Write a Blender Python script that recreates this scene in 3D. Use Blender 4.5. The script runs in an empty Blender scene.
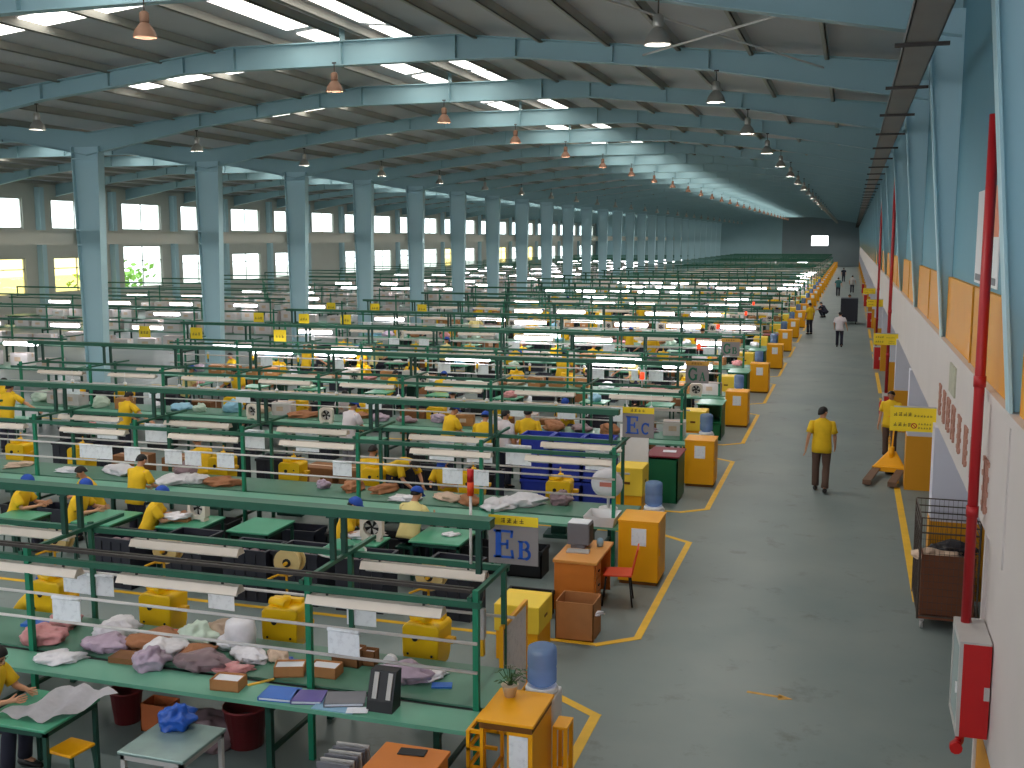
import bpy, bmesh, math, random
from mathutils import Vector, Matrix, noise
random.seed(7)
SC = bpy.context.scene
COL = SC.collection
PI = math.pi
# ------------------------------------------------------------------ render look
SC.view_settings.view_transform = 'Standard'
SC.view_settings.look = 'None'
SC.view_settings.gamma = 1.0
SC.view_settings.use_curve_mapping = False
SC.view_settings.exposure = 0.75
try:
    SC.cycles.use_denoising = True
    SC.cycles.max_bounces = 8
    SC.cycles.diffuse_bounces = 5
    SC.cycles.sample_clamp_indirect = 6.0
    SC.cycles.caustics_reflective = False
    SC.cycles.caustics_refractive = False
except Exception:
    pass

# ------------------------------------------------------------------ materials
def lin(c):
    c = c / 255.0
    return c / 12.92 if c <= 0.04045 else ((c + 0.055) / 1.055) ** 2.4
MATS = {}
def mat(name, rgb, rough=0.55, metal=0.0, var=0.12, scale=6.0, bump=0.0, alpha=None, spec=0.4):
    if name in MATS:
        return MATS[name]
    m = bpy.data.materials.new(name)
    m.use_nodes = True
    nt = m.node_tree
    b = nt.nodes['Principled BSDF']
    c = [lin(v) for v in rgb]
    tc = nt.nodes.new('ShaderNodeTexCoord')
    nz = nt.nodes.new('ShaderNodeTexNoise')
    nz.inputs['Scale'].default_value = scale
    nz.inputs['Detail'].default_value = 3.0
    nt.links.new(tc.outputs['Object'], nz.inputs['Vector'])
    mx = nt.nodes.new('ShaderNodeMix')
    mx.data_type = 'RGBA'
    mx.inputs['A'].default_value = [v * (1 - var) for v in c] + [1]
    mx.inputs['B'].default_value = [min(1, v * (1 + var)) for v in c] + [1]
    nt.links.new(nz.outputs['Fac'], mx.inputs['Factor'])
    nt.links.new(mx.outputs['Result'], b.inputs['Base Color'])
    b.inputs['Roughness'].default_value = rough
    b.inputs['Metallic'].default_value = metal
    b.inputs['Specular IOR Level'].default_value = spec
    if bump > 0:
        bp = nt.nodes.new('ShaderNodeBump')
        bp.inputs['Strength'].default_value = bump
        nt.links.new(nz.outputs['Fac'], bp.inputs['Height'])
        nt.links.new(bp.outputs['Normal'], b.inputs['Normal'])
    if alpha is not None:
        b.inputs['Alpha'].default_value = alpha
    MATS[name] = m
    return m

def emit(name, rgb, strength):
    m = bpy.data.materials.new(name)
    m.use_nodes = True
    b = m.node_tree.nodes['Principled BSDF']
    c = [lin(v) for v in rgb] + [1]
    b.inputs['Base Color'].default_value = c
    b.inputs['Emission Color'].default_value = c
    b.inputs['Emission Strength'].default_value = strength
    MATS[name] = m
    return m

def glass(name, rgb, rough=0.05, alpha=0.35):
    m = bpy.data.materials.new(name)
    m.use_nodes = True
    nt = m.node_tree
    nt.nodes.remove(nt.nodes['Principled BSDF'])
    out = nt.nodes['Material Output']
    tr = nt.nodes.new('ShaderNodeBsdfTransparent')
    tr.inputs['Color'].default_value = [lin(v) for v in rgb] + [1]
    gl = nt.nodes.new('ShaderNodeBsdfGlossy')
    gl.inputs['Roughness'].default_value = rough
    df = nt.nodes.new('ShaderNodeBsdfDiffuse')
    df.inputs['Color'].default_value = [lin(v) for v in rgb] + [1]
    m1 = nt.nodes.new('ShaderNodeMixShader')
    m1.inputs[0].default_value = 0.12
    nt.links.new(df.outputs[0], m1.inputs[1])
    nt.links.new(gl.outputs[0], m1.inputs[2])
    m2 = nt.nodes.new('ShaderNodeMixShader')
    m2.inputs[0].default_value = alpha
    nt.links.new(tr.outputs[0], m2.inputs[1])
    nt.links.new(m1.outputs[0], m2.inputs[2])
    nt.links.new(m2.outputs[0], out.inputs['Surface'])
    MATS[name] = m
    return m

def paper_mat(name, rgb, ink, scale=60):
    """paper with lines of print (wave bands broken by noise)"""
    m = bpy.data.materials.new(name)
    m.use_nodes = True
    nt = m.node_tree
    b = nt.nodes['Principled BSDF']
    tc = nt.nodes.new('ShaderNodeTexCoord')
    w = nt.nodes.new('ShaderNodeTexWave')
    w.bands_direction = 'Z'
    w.inputs['Scale'].default_value = scale
    nz = nt.nodes.new('ShaderNodeTexNoise')
    nz.inputs['Scale'].default_value = 14
    nt.links.new(tc.outputs['Object'], w.inputs['Vector'])
    nt.links.new(tc.outputs['Object'], nz.inputs['Vector'])
    mu = nt.nodes.new('ShaderNodeMath')
    mu.operation = 'MULTIPLY'
    nt.links.new(w.outputs['Fac'], mu.inputs[0])
    nt.links.new(nz.outputs['Fac'], mu.inputs[1])
    rp = nt.nodes.new('ShaderNodeValToRGB')
    rp.color_ramp.elements[0].position = 0.46
    rp.color_ramp.elements[0].color = [lin(v) for v in rgb] + [1]
    rp.color_ramp.elements[1].position = 0.66
    rp.color_ramp.elements[1].color = [lin(v) for v in ink] + [1]
    nt.links.new(mu.outputs[0], rp.inputs['Fac'])
    nt.links.new(rp.outputs['Color'], b.inputs['Base Color'])
    b.inputs['Roughness'].default_value = 0.7
    MATS[name] = m
    return m

GREEN = mat('green_paint', (34, 92, 72), 0.45, 0, 0.18)
DGREEN = mat('dark_green_paint', (22, 66, 54), 0.5, 0, 0.18)
BENCH = mat('bench_green_mat', (80, 126, 106), 0.42, 0, 0.16, 2.5)
BENCHEDGE = mat('bench_edge_green', (98, 158, 134), 0.4, 0, 0.12, 3)
SLAB = mat('table_green', (70, 148, 116), 0.35, 0, 0.14, 3)
WHITERAIL = mat('white_rail', (214, 208, 206), 0.4, 0, 0.06)
DARKRAIL = mat('dark_rail', (62, 56, 54), 0.5, 0.3, 0.2)
CREAM = mat('cream_enamel', (218, 206, 194), 0.5, 0, 0.06)
TUBEOFF = mat('unlit_tube', (226, 222, 216), 0.3, 0, 0.03)
YELLOW = mat('yellow_enamel', (236, 188, 10), 0.4, 0, 0.12, 5)
YELDARK = mat('yellow_machine_dark', (212, 160, 12), 0.5, 0, 0.15, 5)  # darker yellow for arms, rods and tool handle
CABYEL = mat('cabinet_yellow', (242, 168, 8), 0.42, 0, 0.08, 3)
CABEDGE = mat('cabinet_dark_edge', (110, 66, 12), 0.6, 0, 0.1)  # dark brown of plinths, lectern band and crate handles
CRATEYEL = mat('crate_yellow', (240, 204, 60), 0.5, 0, 0.08, 4)
BLACK = mat('black_plastic', (26, 26, 30), 0.5, 0, 0.2)
DARKNAVY = mat('dark_navy_plastic', (32, 34, 46), 0.5, 0, 0.2)
GREY = mat('grey_plastic', (112, 112, 120), 0.5, 0, 0.1)
LGREY = mat('light_grey', (176, 172, 170), 0.5, 0, 0.08)
WHITE = mat('white_plastic', (226, 224, 226), 0.45, 0, 0.05)
CARD = mat('cardboard', (176, 120, 74), 0.8, 0, 0.15, 7)
CARDDK = mat('cardboard_dark', (132, 88, 54), 0.8, 0, 0.18, 7)
ORANGEWOOD = mat('orange_wood', (204, 118, 44), 0.45, 0, 0.12, 3)
WOODTOP = mat('desk_top_wood', (214, 148, 76), 0.4, 0, 0.12, 3)
TAN = mat('tan_reel', (206, 182, 126), 0.6, 0, 0.14, 9)
SKIN = mat('skin', (196, 142, 110), 0.55, 0, 0.06)
YSHIRT = mat('yellow_shirt_cloth', (228, 184, 30), 0.8, 0, 0.14, 9, 0.2)
WSHIRT = mat('white_shirt_cloth', (214, 206, 212), 0.8, 0, 0.08, 9, 0.2)
CSHIRT = mat('cream_shirt_cloth', (222, 206, 140), 0.8, 0, 0.1, 9, 0.2)
RSHIRT = mat('red_shirt_cloth', (206, 52, 40), 0.8, 0, 0.1, 9, 0.2)
BROWNPANT = mat('brown_trousers_cloth', (92, 70, 60), 0.85, 0, 0.14, 9, 0.2)
DARKPANT = mat('dark_trousers_cloth', (40, 40, 56), 0.85, 0, 0.14, 9, 0.2)
HAIR = mat('black_hair', (24, 20, 20), 0.6, 0, 0.2, 30)
BLUECAP = mat('blue_cap_cloth', (40, 78, 170), 0.8, 0, 0.12, 9)
SHOE = mat('shoe_black', (30, 28, 28), 0.5, 0, 0.15)
BLUE = mat('blue_plastic', (38, 56, 160), 0.45, 0, 0.1)
BRBLUE = mat('bright_blue_plastic', (30, 98, 190), 0.4, 0, 0.12)
PURPLE = mat('purple_folder', (96, 84, 150), 0.5, 0, 0.1)
RED = mat('red_enamel', (178, 22, 26), 0.45, 0, 0.1)
PIPERED = mat('pipe_red', (166, 30, 36), 0.45, 0, 0.16, 4)
REDORANGE = mat('red_orange_plastic', (214, 66, 22), 0.45, 0, 0.08)
MAROON = mat('maroon_top', (122, 24, 44), 0.45, 0, 0.1)
CABGREEN = mat('cabinet_green', (12, 98, 62), 0.45, 0, 0.12, 3)
BAGW = mat('bag_white', (220, 216, 222), 0.35, 0, 0.14, 14, 0.4)
BAGP = mat('bag_pale_purple', (178, 156, 176), 0.4, 0, 0.25, 10, 0.4)
BAGPK = mat('bag_pink', (206, 140, 142), 0.4, 0, 0.3, 10, 0.4)
BAGG = mat('bag_grey_mauve', (136, 112, 118), 0.5, 0, 0.25, 10, 0.4)
BAGT = mat('bag_tan', (200, 172, 150), 0.5, 0, 0.2, 10, 0.4)
BAGB = mat('bag_brown_paper', (164, 110, 76), 0.75, 0, 0.2, 10, 0.4)
BAGGN = mat('bag_greenish_white', (196, 212, 196), 0.4, 0, 0.15, 10, 0.4)
BAGBL = mat('bag_blue_film', (34, 84, 176), 0.35, 0, 0.25, 12, 0.4)
BLOUSE = mat('cloth_light_blue', (150, 196, 222), 0.6, 0, 0.2, 6)
PAPER = paper_mat('printed_paper', (236, 238, 244), (170, 170, 180))
PAPERW = mat('white_paper', (226, 228, 236), 0.7, 0, 0.04)
BLUEGLASS = glass('blue_bottle_plastic', (168, 196, 236), 0.05, 0.4)
CLEARGLASS = glass('window_glass', (245, 250, 250), 0.02, 0.06)
YELGLASS = glass('yellow_window_glass', (255, 244, 196), 0.02, 0.10)
CABGLASS = glass('cabinet_door_glass', (190, 204, 204), 0.05, 0.6)
TEAL = mat('structure_teal_paint', (150, 183, 192), 0.55, 0, 0.07, 0.6)
COLTEAL = mat('column_teal_paint', (176, 208, 218), 0.55, 0, 0.06, 0.6)
WALLBLUE = mat('wall_blue_paint', (104, 152, 170), 0.6, 0, 0.07, 0.8)
WALLDIM = mat('wall_grey_green', (192, 194, 186), 0.7, 0, 0.1, 0.5)
ENDGREY = mat('end_wall_grey', (122, 136, 142), 0.7, 0, 0.1, 0.4)
DADO = mat('dado_ochre', (214, 146, 22), 0.5, 0, 0.08, 1.5)
FASCIA = mat('fascia_white', (200, 192, 190), 0.6, 0, 0.06, 1.2)
PIERW = mat('pier_white', (206, 204, 216), 0.65, 0, 0.05, 1.2)
LINEYEL = mat('line_yellow', (230, 180, 40), 0.55, 0, 0.2, 5)
LINEOLD = mat('line_worn_orange', (196, 148, 64), 0.6, 0, 0.3, 12)
DECK = mat('roof_deck_grey', (190, 190, 196), 0.7, 0, 0.14, 0.5)
PURLIN = mat('purlin_beige', (166, 165, 158), 0.6, 0, 0.14, 1.0)
TRAYGREY = mat('cable_tray_grey', (140, 134, 132), 0.55, 0.1, 0.12, 1.2)
LAMPMETAL = mat('lamp_spun_metal', (176, 172, 166), 0.35, 0.6, 0.1)
LAMPWARM = mat('lamp_warm_backlit', (128, 96, 78), 0.6, 0.2, 0.2)  # warm backlight at the ridge put into the lamp colour
ROUNDBROWN = mat('weathered_lettering', (168, 122, 106), 0.8, 0, 0.3, 9)
SIGNYEL = mat('sign_yellow', (238, 206, 36), 0.5, 0, 0.05)
SIGNGREY = mat('sign_grey', (134, 127, 127), 0.5, 0, 0.05)
SIGNBLUE = mat('sign_blue_letters', (28, 82, 176), 0.5, 0, 0.05)
SIGNGREEN = mat('sign_green_letters', (16, 104, 74), 0.5, 0, 0.05)
SIGNINK = mat('sign_dark_ink', (72, 56, 30), 0.6, 0, 0.1)
WIRE = mat('wire_mesh_dark', (78, 68, 62), 0.5, 0.4, 0.15)
LEAF = mat('leaf_green', (54, 84, 40), 0.6, 0, 0.3, 20)
TREELEAF = mat('tree_leaf_green', (120, 168, 60), 0.6, 0, 0.3, 4)
SOIL = mat('soil_brown', (58, 40, 30), 0.9, 0, 0.2)
POT = mat('pot_beige', (196, 176, 150), 0.5, 0, 0.1)
SKYL = emit('skylight_sheet', (255, 250, 240), 2.6)
TUBEON = emit('lit_tube', (250, 250, 255), 9.0)
REDLIT = emit('red_signal_lamp', (220, 60, 30), 1.2)
DOORLIT = emit('daylit_doorway', (255, 255, 255), 2.0)

def floor_mat():
    m = bpy.data.materials.new('epoxy_floor')
    m.use_nodes = True
    nt = m.node_tree
    b = nt.nodes['Principled BSDF']
    tc = nt.nodes.new('ShaderNodeTexCoord')
    n1 = nt.nodes.new('ShaderNodeTexNoise')
    n1.inputs['Scale'].default_value = 0.55
    n1.inputs['Detail'].default_value = 6
    n2 = nt.nodes.new('ShaderNodeTexNoise')
    n2.inputs['Scale'].default_value = 1.6
    n2.inputs['Detail'].default_value = 8
    n2.inputs['Roughness'].default_value = 0.7
    for n in (n1, n2):
        nt.links.new(tc.outputs['Object'], n.inputs['Vector'])
    r1 = nt.nodes.new('ShaderNodeValToRGB')
    r1.color_ramp.elements[0].position = 0.3
    r1.color_ramp.elements[0].color = [lin(v) for v in (108, 122, 122)] + [1]
    r1.color_ramp.elements[1].position = 0.7
    r1.color_ramp.elements[1].color = [lin(v) for v in (126, 136, 134)] + [1]
    r2 = nt.nodes.new('ShaderNodeValToRGB')
    r2.color_ramp.elements[0].position = 0.30
    r2.color_ramp.elements[0].color = [0.62, 0.55, 0.53, 1]
    r2.color_ramp.elements[1].position = 0.42
    r2.color_ramp.elements[1].color = [1, 1, 1, 1]
    nt.links.new(n1.outputs['Fac'], r1.inputs['Fac'])
    nt.links.new(n2.outputs['Fac'], r2.inputs['Fac'])
    mx = nt.nodes.new('ShaderNodeMix')
    mx.data_type = 'RGBA'
    mx.blend_type = 'MULTIPLY'
    mx.inputs['Factor'].default_value = 0.8
    nt.links.new(r1.outputs['Color'], mx.inputs['A'])
    nt.links.new(r2.outputs['Color'], mx.inputs['B'])
    nt.links.new(mx.outputs['Result'], b.inputs['Base Color'])
    b.inputs['Roughness'].default_value = 0.42
    b.inputs['Specular IOR Level'].default_value = 0.35
    return m
FLOOR = floor_mat()

# ------------------------------------------------------------------ mesh builder
class MB:
    def __init__(s):
        s.bm = bmesh.new()
        s.mi = 0
    def _faces(s, fs):
        for f in fs:
            f.material_index = s.mi
    def hexa(s, p):
        v = [s.bm.verts.new(q) for q in p]
        fs = []
        for i in ((0, 3, 2, 1), (4, 5, 6, 7), (0, 1, 5, 4), (1, 2, 6, 5), (2, 3, 7, 6), (3, 0, 4, 7)):
            fs.append(s.bm.faces.new([v[j] for j in i]))
        s._faces(fs)
        return v
    def box(s, a, b, bev=0.0):
        x0, y0, z0 = a
        x1, y1, z1 = b
        v = s.hexa([(x0, y0, z0), (x1, y0, z0), (x1, y1, z0), (x0, y1, z0), (x0, y0, z1), (x1, y0, z1), (x1, y1, z1), (x0, y1, z1)])
        if bev > 0:
            es = list({e for q in v for e in q.link_edges})
            r = bmesh.ops.bevel(s.bm, geom=es, offset=bev, segments=2, affect='EDGES', profile=0.5)
            s._faces(r['faces'])
        return s
    def cyl(s, p, q, r, n=10, r2=None):
        p, q = Vector(p), Vector(q)
        d = (q - p).normalized()
        u = d.orthogonal().normalized()
        w = d.cross(u)
        r2 = r if r2 is None else r2
        A = [s.bm.verts.new(p + (u * math.cos(2 * PI * i / n) + w * math.sin(2 * PI * i / n)) * r) for i in range(n)]
        B = [s.bm.verts.new(q + (u * math.cos(2 * PI * i / n) + w * math.sin(2 * PI * i / n)) * r2) for i in range(n)]
        fs = [s.bm.faces.new([A[i], A[(i + 1) % n], B[(i + 1) % n], B[i]]) for i in range(n)]
        for f in fs:
            f.smooth = n > 6
        fs += [s.bm.faces.new(A[::-1]), s.bm.faces.new(B)]
        s._faces(fs)
        return s
    def tube(s, pts, r, n=6):
        for a, b in zip(pts, pts[1:]):
            s.cyl(a, b, r, n)
        return s
    def loft(s, rings, n=12, cap=True):
        """rings: (centre, u, w) with u, w the half-axis vectors"""
        R = []
        for c, u, w in rings:
            c, u, w = Vector(c), Vector(u), Vector(w)
            R.append([s.bm.verts.new(c + u * math.cos(2 * PI * i / n) + w * math.sin(2 * PI * i / n)) for i in range(n)])
        fs = []
        for A, B in zip(R, R[1:]):
            for i in range(n):
                f = s.bm.faces.new([A[i], A[(i + 1) % n], B[(i + 1) % n], B[i]])
                f.smooth = True
                fs.append(f)
        if cap:
            fs += [s.bm.faces.new(R[0][::-1]), s.bm.faces.new(R[-1])]
        s._faces(fs)
        return s
    def lathe(s, prof, c=(0, 0, 0), n=16, cap=True):
        return s.loft([((c[0], c[1], c[2] + z), (r, 0, 0), (0, r, 0)) for r, z in prof], n, cap)
    def sphere(s, c, r, sub=2, sc=(1, 1, 1)):
        m = Matrix.Translation(c) @ Matrix.Diagonal((r * sc[0], r * sc[1], r * sc[2], 1))
        res = bmesh.ops.create_icosphere(s.bm, subdivisions=sub, radius=1, matrix=m)
        fs = {f for v in res['verts'] for f in v.link_faces}
        for f in fs:
            f.smooth = True
        s._faces(fs)
        return res['verts']
    def poly(s, pts, off):
        """polygon extruded by vector off"""
        off = Vector(off)
        A = [s.bm.verts.new(p) for p in pts]
        B = [s.bm.verts.new(Vector(p) + off) for p in pts]
        n = len(A)
        fs = [s.bm.faces.new(A[::-1]), s.bm.faces.new(B)]
        for i in range(n):
            fs.append(s.bm.faces.new([A[i], A[(i + 1) % n], B[(i + 1) % n], B[i]]))
        s._faces(fs)
        return s
    def mesh(s, name, mats):
        me = bpy.data.meshes.new(name)
        bmesh.ops.recalc_face_normals(s.bm, faces=s.bm.faces[:])
        s.bm.to_mesh(me)
        s.bm.free()
        for m in (mats if isinstance(mats, (list, tuple)) else [mats]):
            me.materials.append(m)
        return me

def obj(name, mb, mats, parent=None, loc=(0, 0, 0), rot=0.0):
    me = mb if isinstance(mb, bpy.types.Mesh) else mb.mesh(name, mats)
    o = bpy.data.objects.new(name, me)
    o.location = loc
    o.rotation_euler = (0, 0, rot)
    o.parent = parent
    COL.objects.link(o)
    return o
def tag(o, label, cat, group=None, kind=None):
    o['label'] = label
    o['category'] = cat
    if group:
        o['group'] = group
    if kind:
        o['kind'] = kind
    return o
def thing(name, label, cat, loc=(0, 0, 0), rot=0.0, group=None):
    o = bpy.data.objects.new(name, None)
    o.empty_display_size = 0.1
    o.location = loc
    o.rotation_euler = (0, 0, rot)
    COL.objects.link(o)
    return tag(o, label, cat, group)
def struct(name, mb, mats, label, cat, loc=(0, 0, 0)):
    return tag(obj(name, mb, mats, None, loc), label, cat, None, 'structure')
KIDS = {}
def children(o):
    if o.name not in KIDS:
        KIDS[o.name] = list(o.children)
    return KIDS[o.name]
def dup(root, loc, rot=0.0, label=None, group=None, scale=None):
    def cp(o, par):
        c = o.copy()
        COL.objects.link(c)
        c.parent = par
        for ch in children(o):
            cp(ch, c)
        return c
    r = cp(root, None)
    r.location = loc
    r.rotation_euler = (0, 0, rot)
    if scale:
        r.scale = (scale,) * 3 if not isinstance(scale, tuple) else scale
    if label:
        r['label'] = label
    if group:
        r['group'] = group
    return r
class Proto:
    """first placement moves the original, later ones copy it"""
    def __init__(s, root):
        s.r, s.used = root, False
    def put(s, loc, rot=0.0, label=None, group=None, scale=None):
        if not s.used:
            s.used = True
            children(s.r)
            for c in list(s.r.children):
                children(c)
            s.first = (loc, rot, label, group, scale)
            s.src = s.r
            o = s.r
            o.location = loc
            o.rotation_euler = (0, 0, rot)
            if scale:
                o.scale = (scale,) * 3 if not isinstance(scale, tuple) else scale
            if label:
                o['label'] = label
            if group:
                o['group'] = group
            return o
        o = dup(s.src, loc, rot, label, group, scale)
        if not scale:
            o.scale = (1, 1, 1)
        return o

ONES = ['zeroth', 'first', 'second', 'third', 'fourth', 'fifth', 'sixth', 'seventh', 'eighth', 'ninth', 'tenth', 'eleventh', 'twelfth',
        'thirteenth', 'fourteenth', 'fifteenth', 'sixteenth', 'seventeenth', 'eighteenth', 'nineteenth']
def nth(k):
    if k < 20:
        return ONES[k]
    t = {2: 'twent', 3: 'thirt', 4: 'fort', 5: 'fift', 6: 'sixt', 7: 'sevent', 8: 'eight', 9: 'ninet'}[k // 10]
    return t + 'ieth' if k % 10 == 0 else t + 'y-' + ONES[k % 10]

# ------------------------------------------------------------------ camera (1024 x 768)
F = 1085.0
VX, VY = 853.0, 239.0
CH = 5.1
dY = Vector((VX - 512, 384 - VY, F)).normalized()
U = Vector((0, F, -(384 - VY))).normalized()
Xc = -(dY.cross(U))
R = Matrix(((Xc[0], Xc[1], -Xc[2]), (dY[0], dY[1], -dY[2]), (U[0], U[1], -U[2])))
cam = bpy.data.cameras.new('camera')
cam.lens = F / 1024 * 36
cam.sensor_width = 36
cam.clip_end = 2000
co = bpy.data.objects.new('camera', cam)
co.matrix_world = Matrix.Translation((0, 0, CH)) @ R.to_4x4()
COL.objects.link(co)
SC.camera = co

# ------------------------------------------------------------------ world
w = bpy.data.worlds.new('daylight')
w.use_nodes = True
bg = w.node_tree.nodes['Background']
bg.inputs['Color'].default_value = (0.93, 0.97, 1.0, 1)
bg.inputs['Strength'].default_value = 2.6
SC.world = w

# ------------------------------------------------------------------ hall shell
Y_END = 213.0
Y_BACK = -6.2
XL, XR = -48.9, 2.1
XCOL = -24.07
SK = 0.7764            # roof metre scale: one 7.05 m bay per bench row
def zs(z):
    return 5.1 + (z - 5.1) * SK
XF = 1.25              # fascia / pier face on the right
BAY = 7.05
RAF = [9.32 + BAY * i for i in range(-1, 29)]
b = MB(); b.box((XL - 0.3, Y_BACK, -0.2), (6.0, Y_END, 0.0))
struct('floor', b, FLOOR, 'grey green painted epoxy factory floor with stains', 'floor')

RIDGE, RIDGE2 = -11.41, -36.5
ZR = zs(11.46)
def roof_z(x):
    """underside of roof deck"""
    return ZR - abs(x - (RIDGE if x > XCOL else RIDGE2)) * 0.1075
b = MB()
for x0, x1 in ((XR, RIDGE), (RIDGE, XCOL + 1e-4), (XCOL - 1e-4, RIDGE2), (RIDGE2, XL - 0.3)):
    z0, z1 = roof_z(x0), roof_z(x1)
    b.poly([(x0, Y_BACK, z0), (x1, Y_BACK, z1), (x1, Y_BACK, z1 + 0.12), (x0, Y_BACK, z0 + 0.12)], (0, Y_END - Y_BACK, 0))
struct('ceiling', b, DECK, 'grey metal roof deck over both spans', 'ceiling')

# purlins (each runs the whole length)
pidx = 0
xs = [RIDGE + s * (0.3 + 1.5 * i) for s in (1, -1) for i in range(9)] + [RIDGE2 + s * (0.3 + 1.5 * i) for s in (1, -1) for i in range(9)]
xs = sorted([x for x in xs if XL < x < 1.2 and abs(x - XCOL) > 0.5], reverse=True)
for i, x in enumerate(xs):
    z = roof_z(x)
    b = MB()
    b.box((x - 0.012, Y_BACK + 0.1, z - 0.2), (x + 0.012, Y_END - 0.1, z - 0.01))
    b.box((x - 0.08, Y_BACK + 0.1, z - 0.2), (x + 0.012, Y_END - 0.1, z - 0.185))
    struct('ceiling_purlin', b, PURLIN, 'beige steel roof purlin, %s from the right hand wall' % nth(i + 1), 'purlin')

# skylights
sky_k = 0
for r in (RIDGE, RIDGE2):
    for i in range(len(RAF) - 1):
        y0, y1 = RAF[i] + 0.25, RAF[i + 1] - 0.25
        for xa, xb in ((-1.26, -0.5), (0.6, 1.38)):
            x0, x1 = r + xa, r + xb
            z0, z1 = roof_z(x0) - 0.035, roof_z(x1) - 0.035
            b = MB()
            b.poly([(x0, y0, z0), (x1, y0, z1), (x1, y0, z1 + 0.02), (x0, y0, z0 + 0.02)], (0, y1 - y0, 0))
            side = 'left' if xa < 0 else 'right'
            struct('ceiling_skylight', b, SKYL, 'bright skylight strip %s of the %s ridge, %s bay' % (side, 'main' if r > -20 else 'far span', nth(i + 1)), 'skylight')
    for i in range(len(RAF) - 1):
        y0 = RAF[i] + 2.25
        x0, x1 = r - 2.0, r - 7.5
        z0, z1 = roof_z(x0) - 0.03, roof_z(x1) - 0.03
        b = MB()
        b.poly([(x0, y0, z0), (x1, y0, z1), (x1, y0, z1 + 0.02), (x0, y0, z0 + 0.02)], (0, 0.8, 0))
        struct('ceiling_skylight', b, SKYL, 'narrow skylight sheet down the left slope of the %s roof, %s bay' % ('main' if r > -20 else 'far', nth(i + 1)), 'skylight')

# right wall above the fascia
ZF0, ZF1 = 2.47, 3.72
ZY = 4.58
b = MB(); b.box((1.34, Y_BACK, ZY), (XR, Y_END, 8.7))
struct('wall_right', b, WALLBLUE, 'pale blue painted upper wall along the aisle', 'wall')
for i in range(1, 29):
    y0 = RAF[i]
    for j in range(2):
        a0 = y0 + 0.16 + j * 3.42
        a1 = a0 + 3.36
        if a1 > Y_END:
            continue
        b = MB(); b.box((1.29, a0, ZF1 + 0.02), (1.36, a1, ZY))
        b.box((1.275, a0, ZF1 + 0.02), (1.31, a0 + 0.05, ZY))
        struct('trim_ochre_panel', b, DADO, 'ochre wall panel above the white fascia, %s along the aisle' % nth(2 * i + j - 1), 'wall panel')
b = MB(); b.box((1.29, Y_BACK, ZF1 + 0.02), (1.36, RAF[1] - 0.2, ZY))
struct('trim_ochre_panel', b, DADO, 'ochre wall panel at the near end of the right wall', 'wall panel')
b = MB(); b.box((1.36, Y_BACK, ZF1), (XR, Y_END, ZY))
struct('wall_right_backing', b, WALLBLUE, 'blue wall band behind the ochre panels', 'wall')
# fascia beam and ledge
b = MB(); b.box((XF, Y_BACK, ZF0), (1.75, Y_END, ZF1))
b.box((XF - 0.03, Y_BACK, ZF1 - 0.07), (1.75, Y_END, ZF1 + 0.02))
struct('trim_fascia', b, FASCIA, 'white fascia beam over the openings along the right wall', 'fascia')
# near full height wall under the fascia
b = MB(); b.box((XF + 0.07, Y_BACK, 0.55), (1.75, 10.75, ZF0))
b.box((XF + 0.04, 10.68, 0.0), (XF + 0.1, 10.78, ZF0))
b.box((XF - 0.014, 9.2, ZF0), (XF + 0.02, 9.26, ZF1 - 0.1))
struct('wall_right_lower', b, FASCIA, 'white plastered wall at the near end on the right', 'wall')
b = MB(); b.box((XF + 0.065, Y_BACK, 0.0), (1.75, 10.75, 0.55))
struct('baseboard_right', b, DADO, 'ochre painted foot of the near white wall', 'baseboard')
py = [16.15 + 7.05 * i for i in range(28)]
for i, y in enumerate(py):
    b = MB(); b.mi = 0; b.box((XF - 0.04, y, 1.12), (2.1, y + 0.45, ZF0)); b.mi = 1; b.box((XF - 0.05, y - 0.01, 0), (2.1, y + 0.46, 1.12))
    struct('wall_pier', b, [PIERW, DADO], 'white pier with ochre foot, %s along the right wall' % nth(i + 1), 'pier')
b = MB(); b.box((4.6, Y_BACK, 0), (4.8, Y_END, ZF0)); b.box((1.75, Y_BACK, ZF0), (4.8, Y_END, ZF0 + 0.1))
struct('wall_side_room', b, PIERW, 'pale wall of the side rooms behind the openings', 'wall')

# right columns (tapered, one per bay)
for i, y in enumerate(RAF):
    b = MB()
    for z0, z1, xa, xb in ((ZF1, 8.2, 1.23, 0.84),):
        b.poly([(xa, y - 0.12, z0), (xb, y - 0.12, z1), (xb + 0.025, y - 0.12, z1), (xa + 0.025, y - 0.12, z0)], (0, 0.24, 0))
        b.poly([(xa, y - 0.018, z0), (xb, y - 0.018, z1), (1.36, y - 0.018, z1), (1.36, y - 0.018, z0)], (0, 0.036, 0))
    struct('column_right', b, COLTEAL, 'tapered blue steel column on the right wall, %s from the front' % nth(i + 1), 'column')

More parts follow.
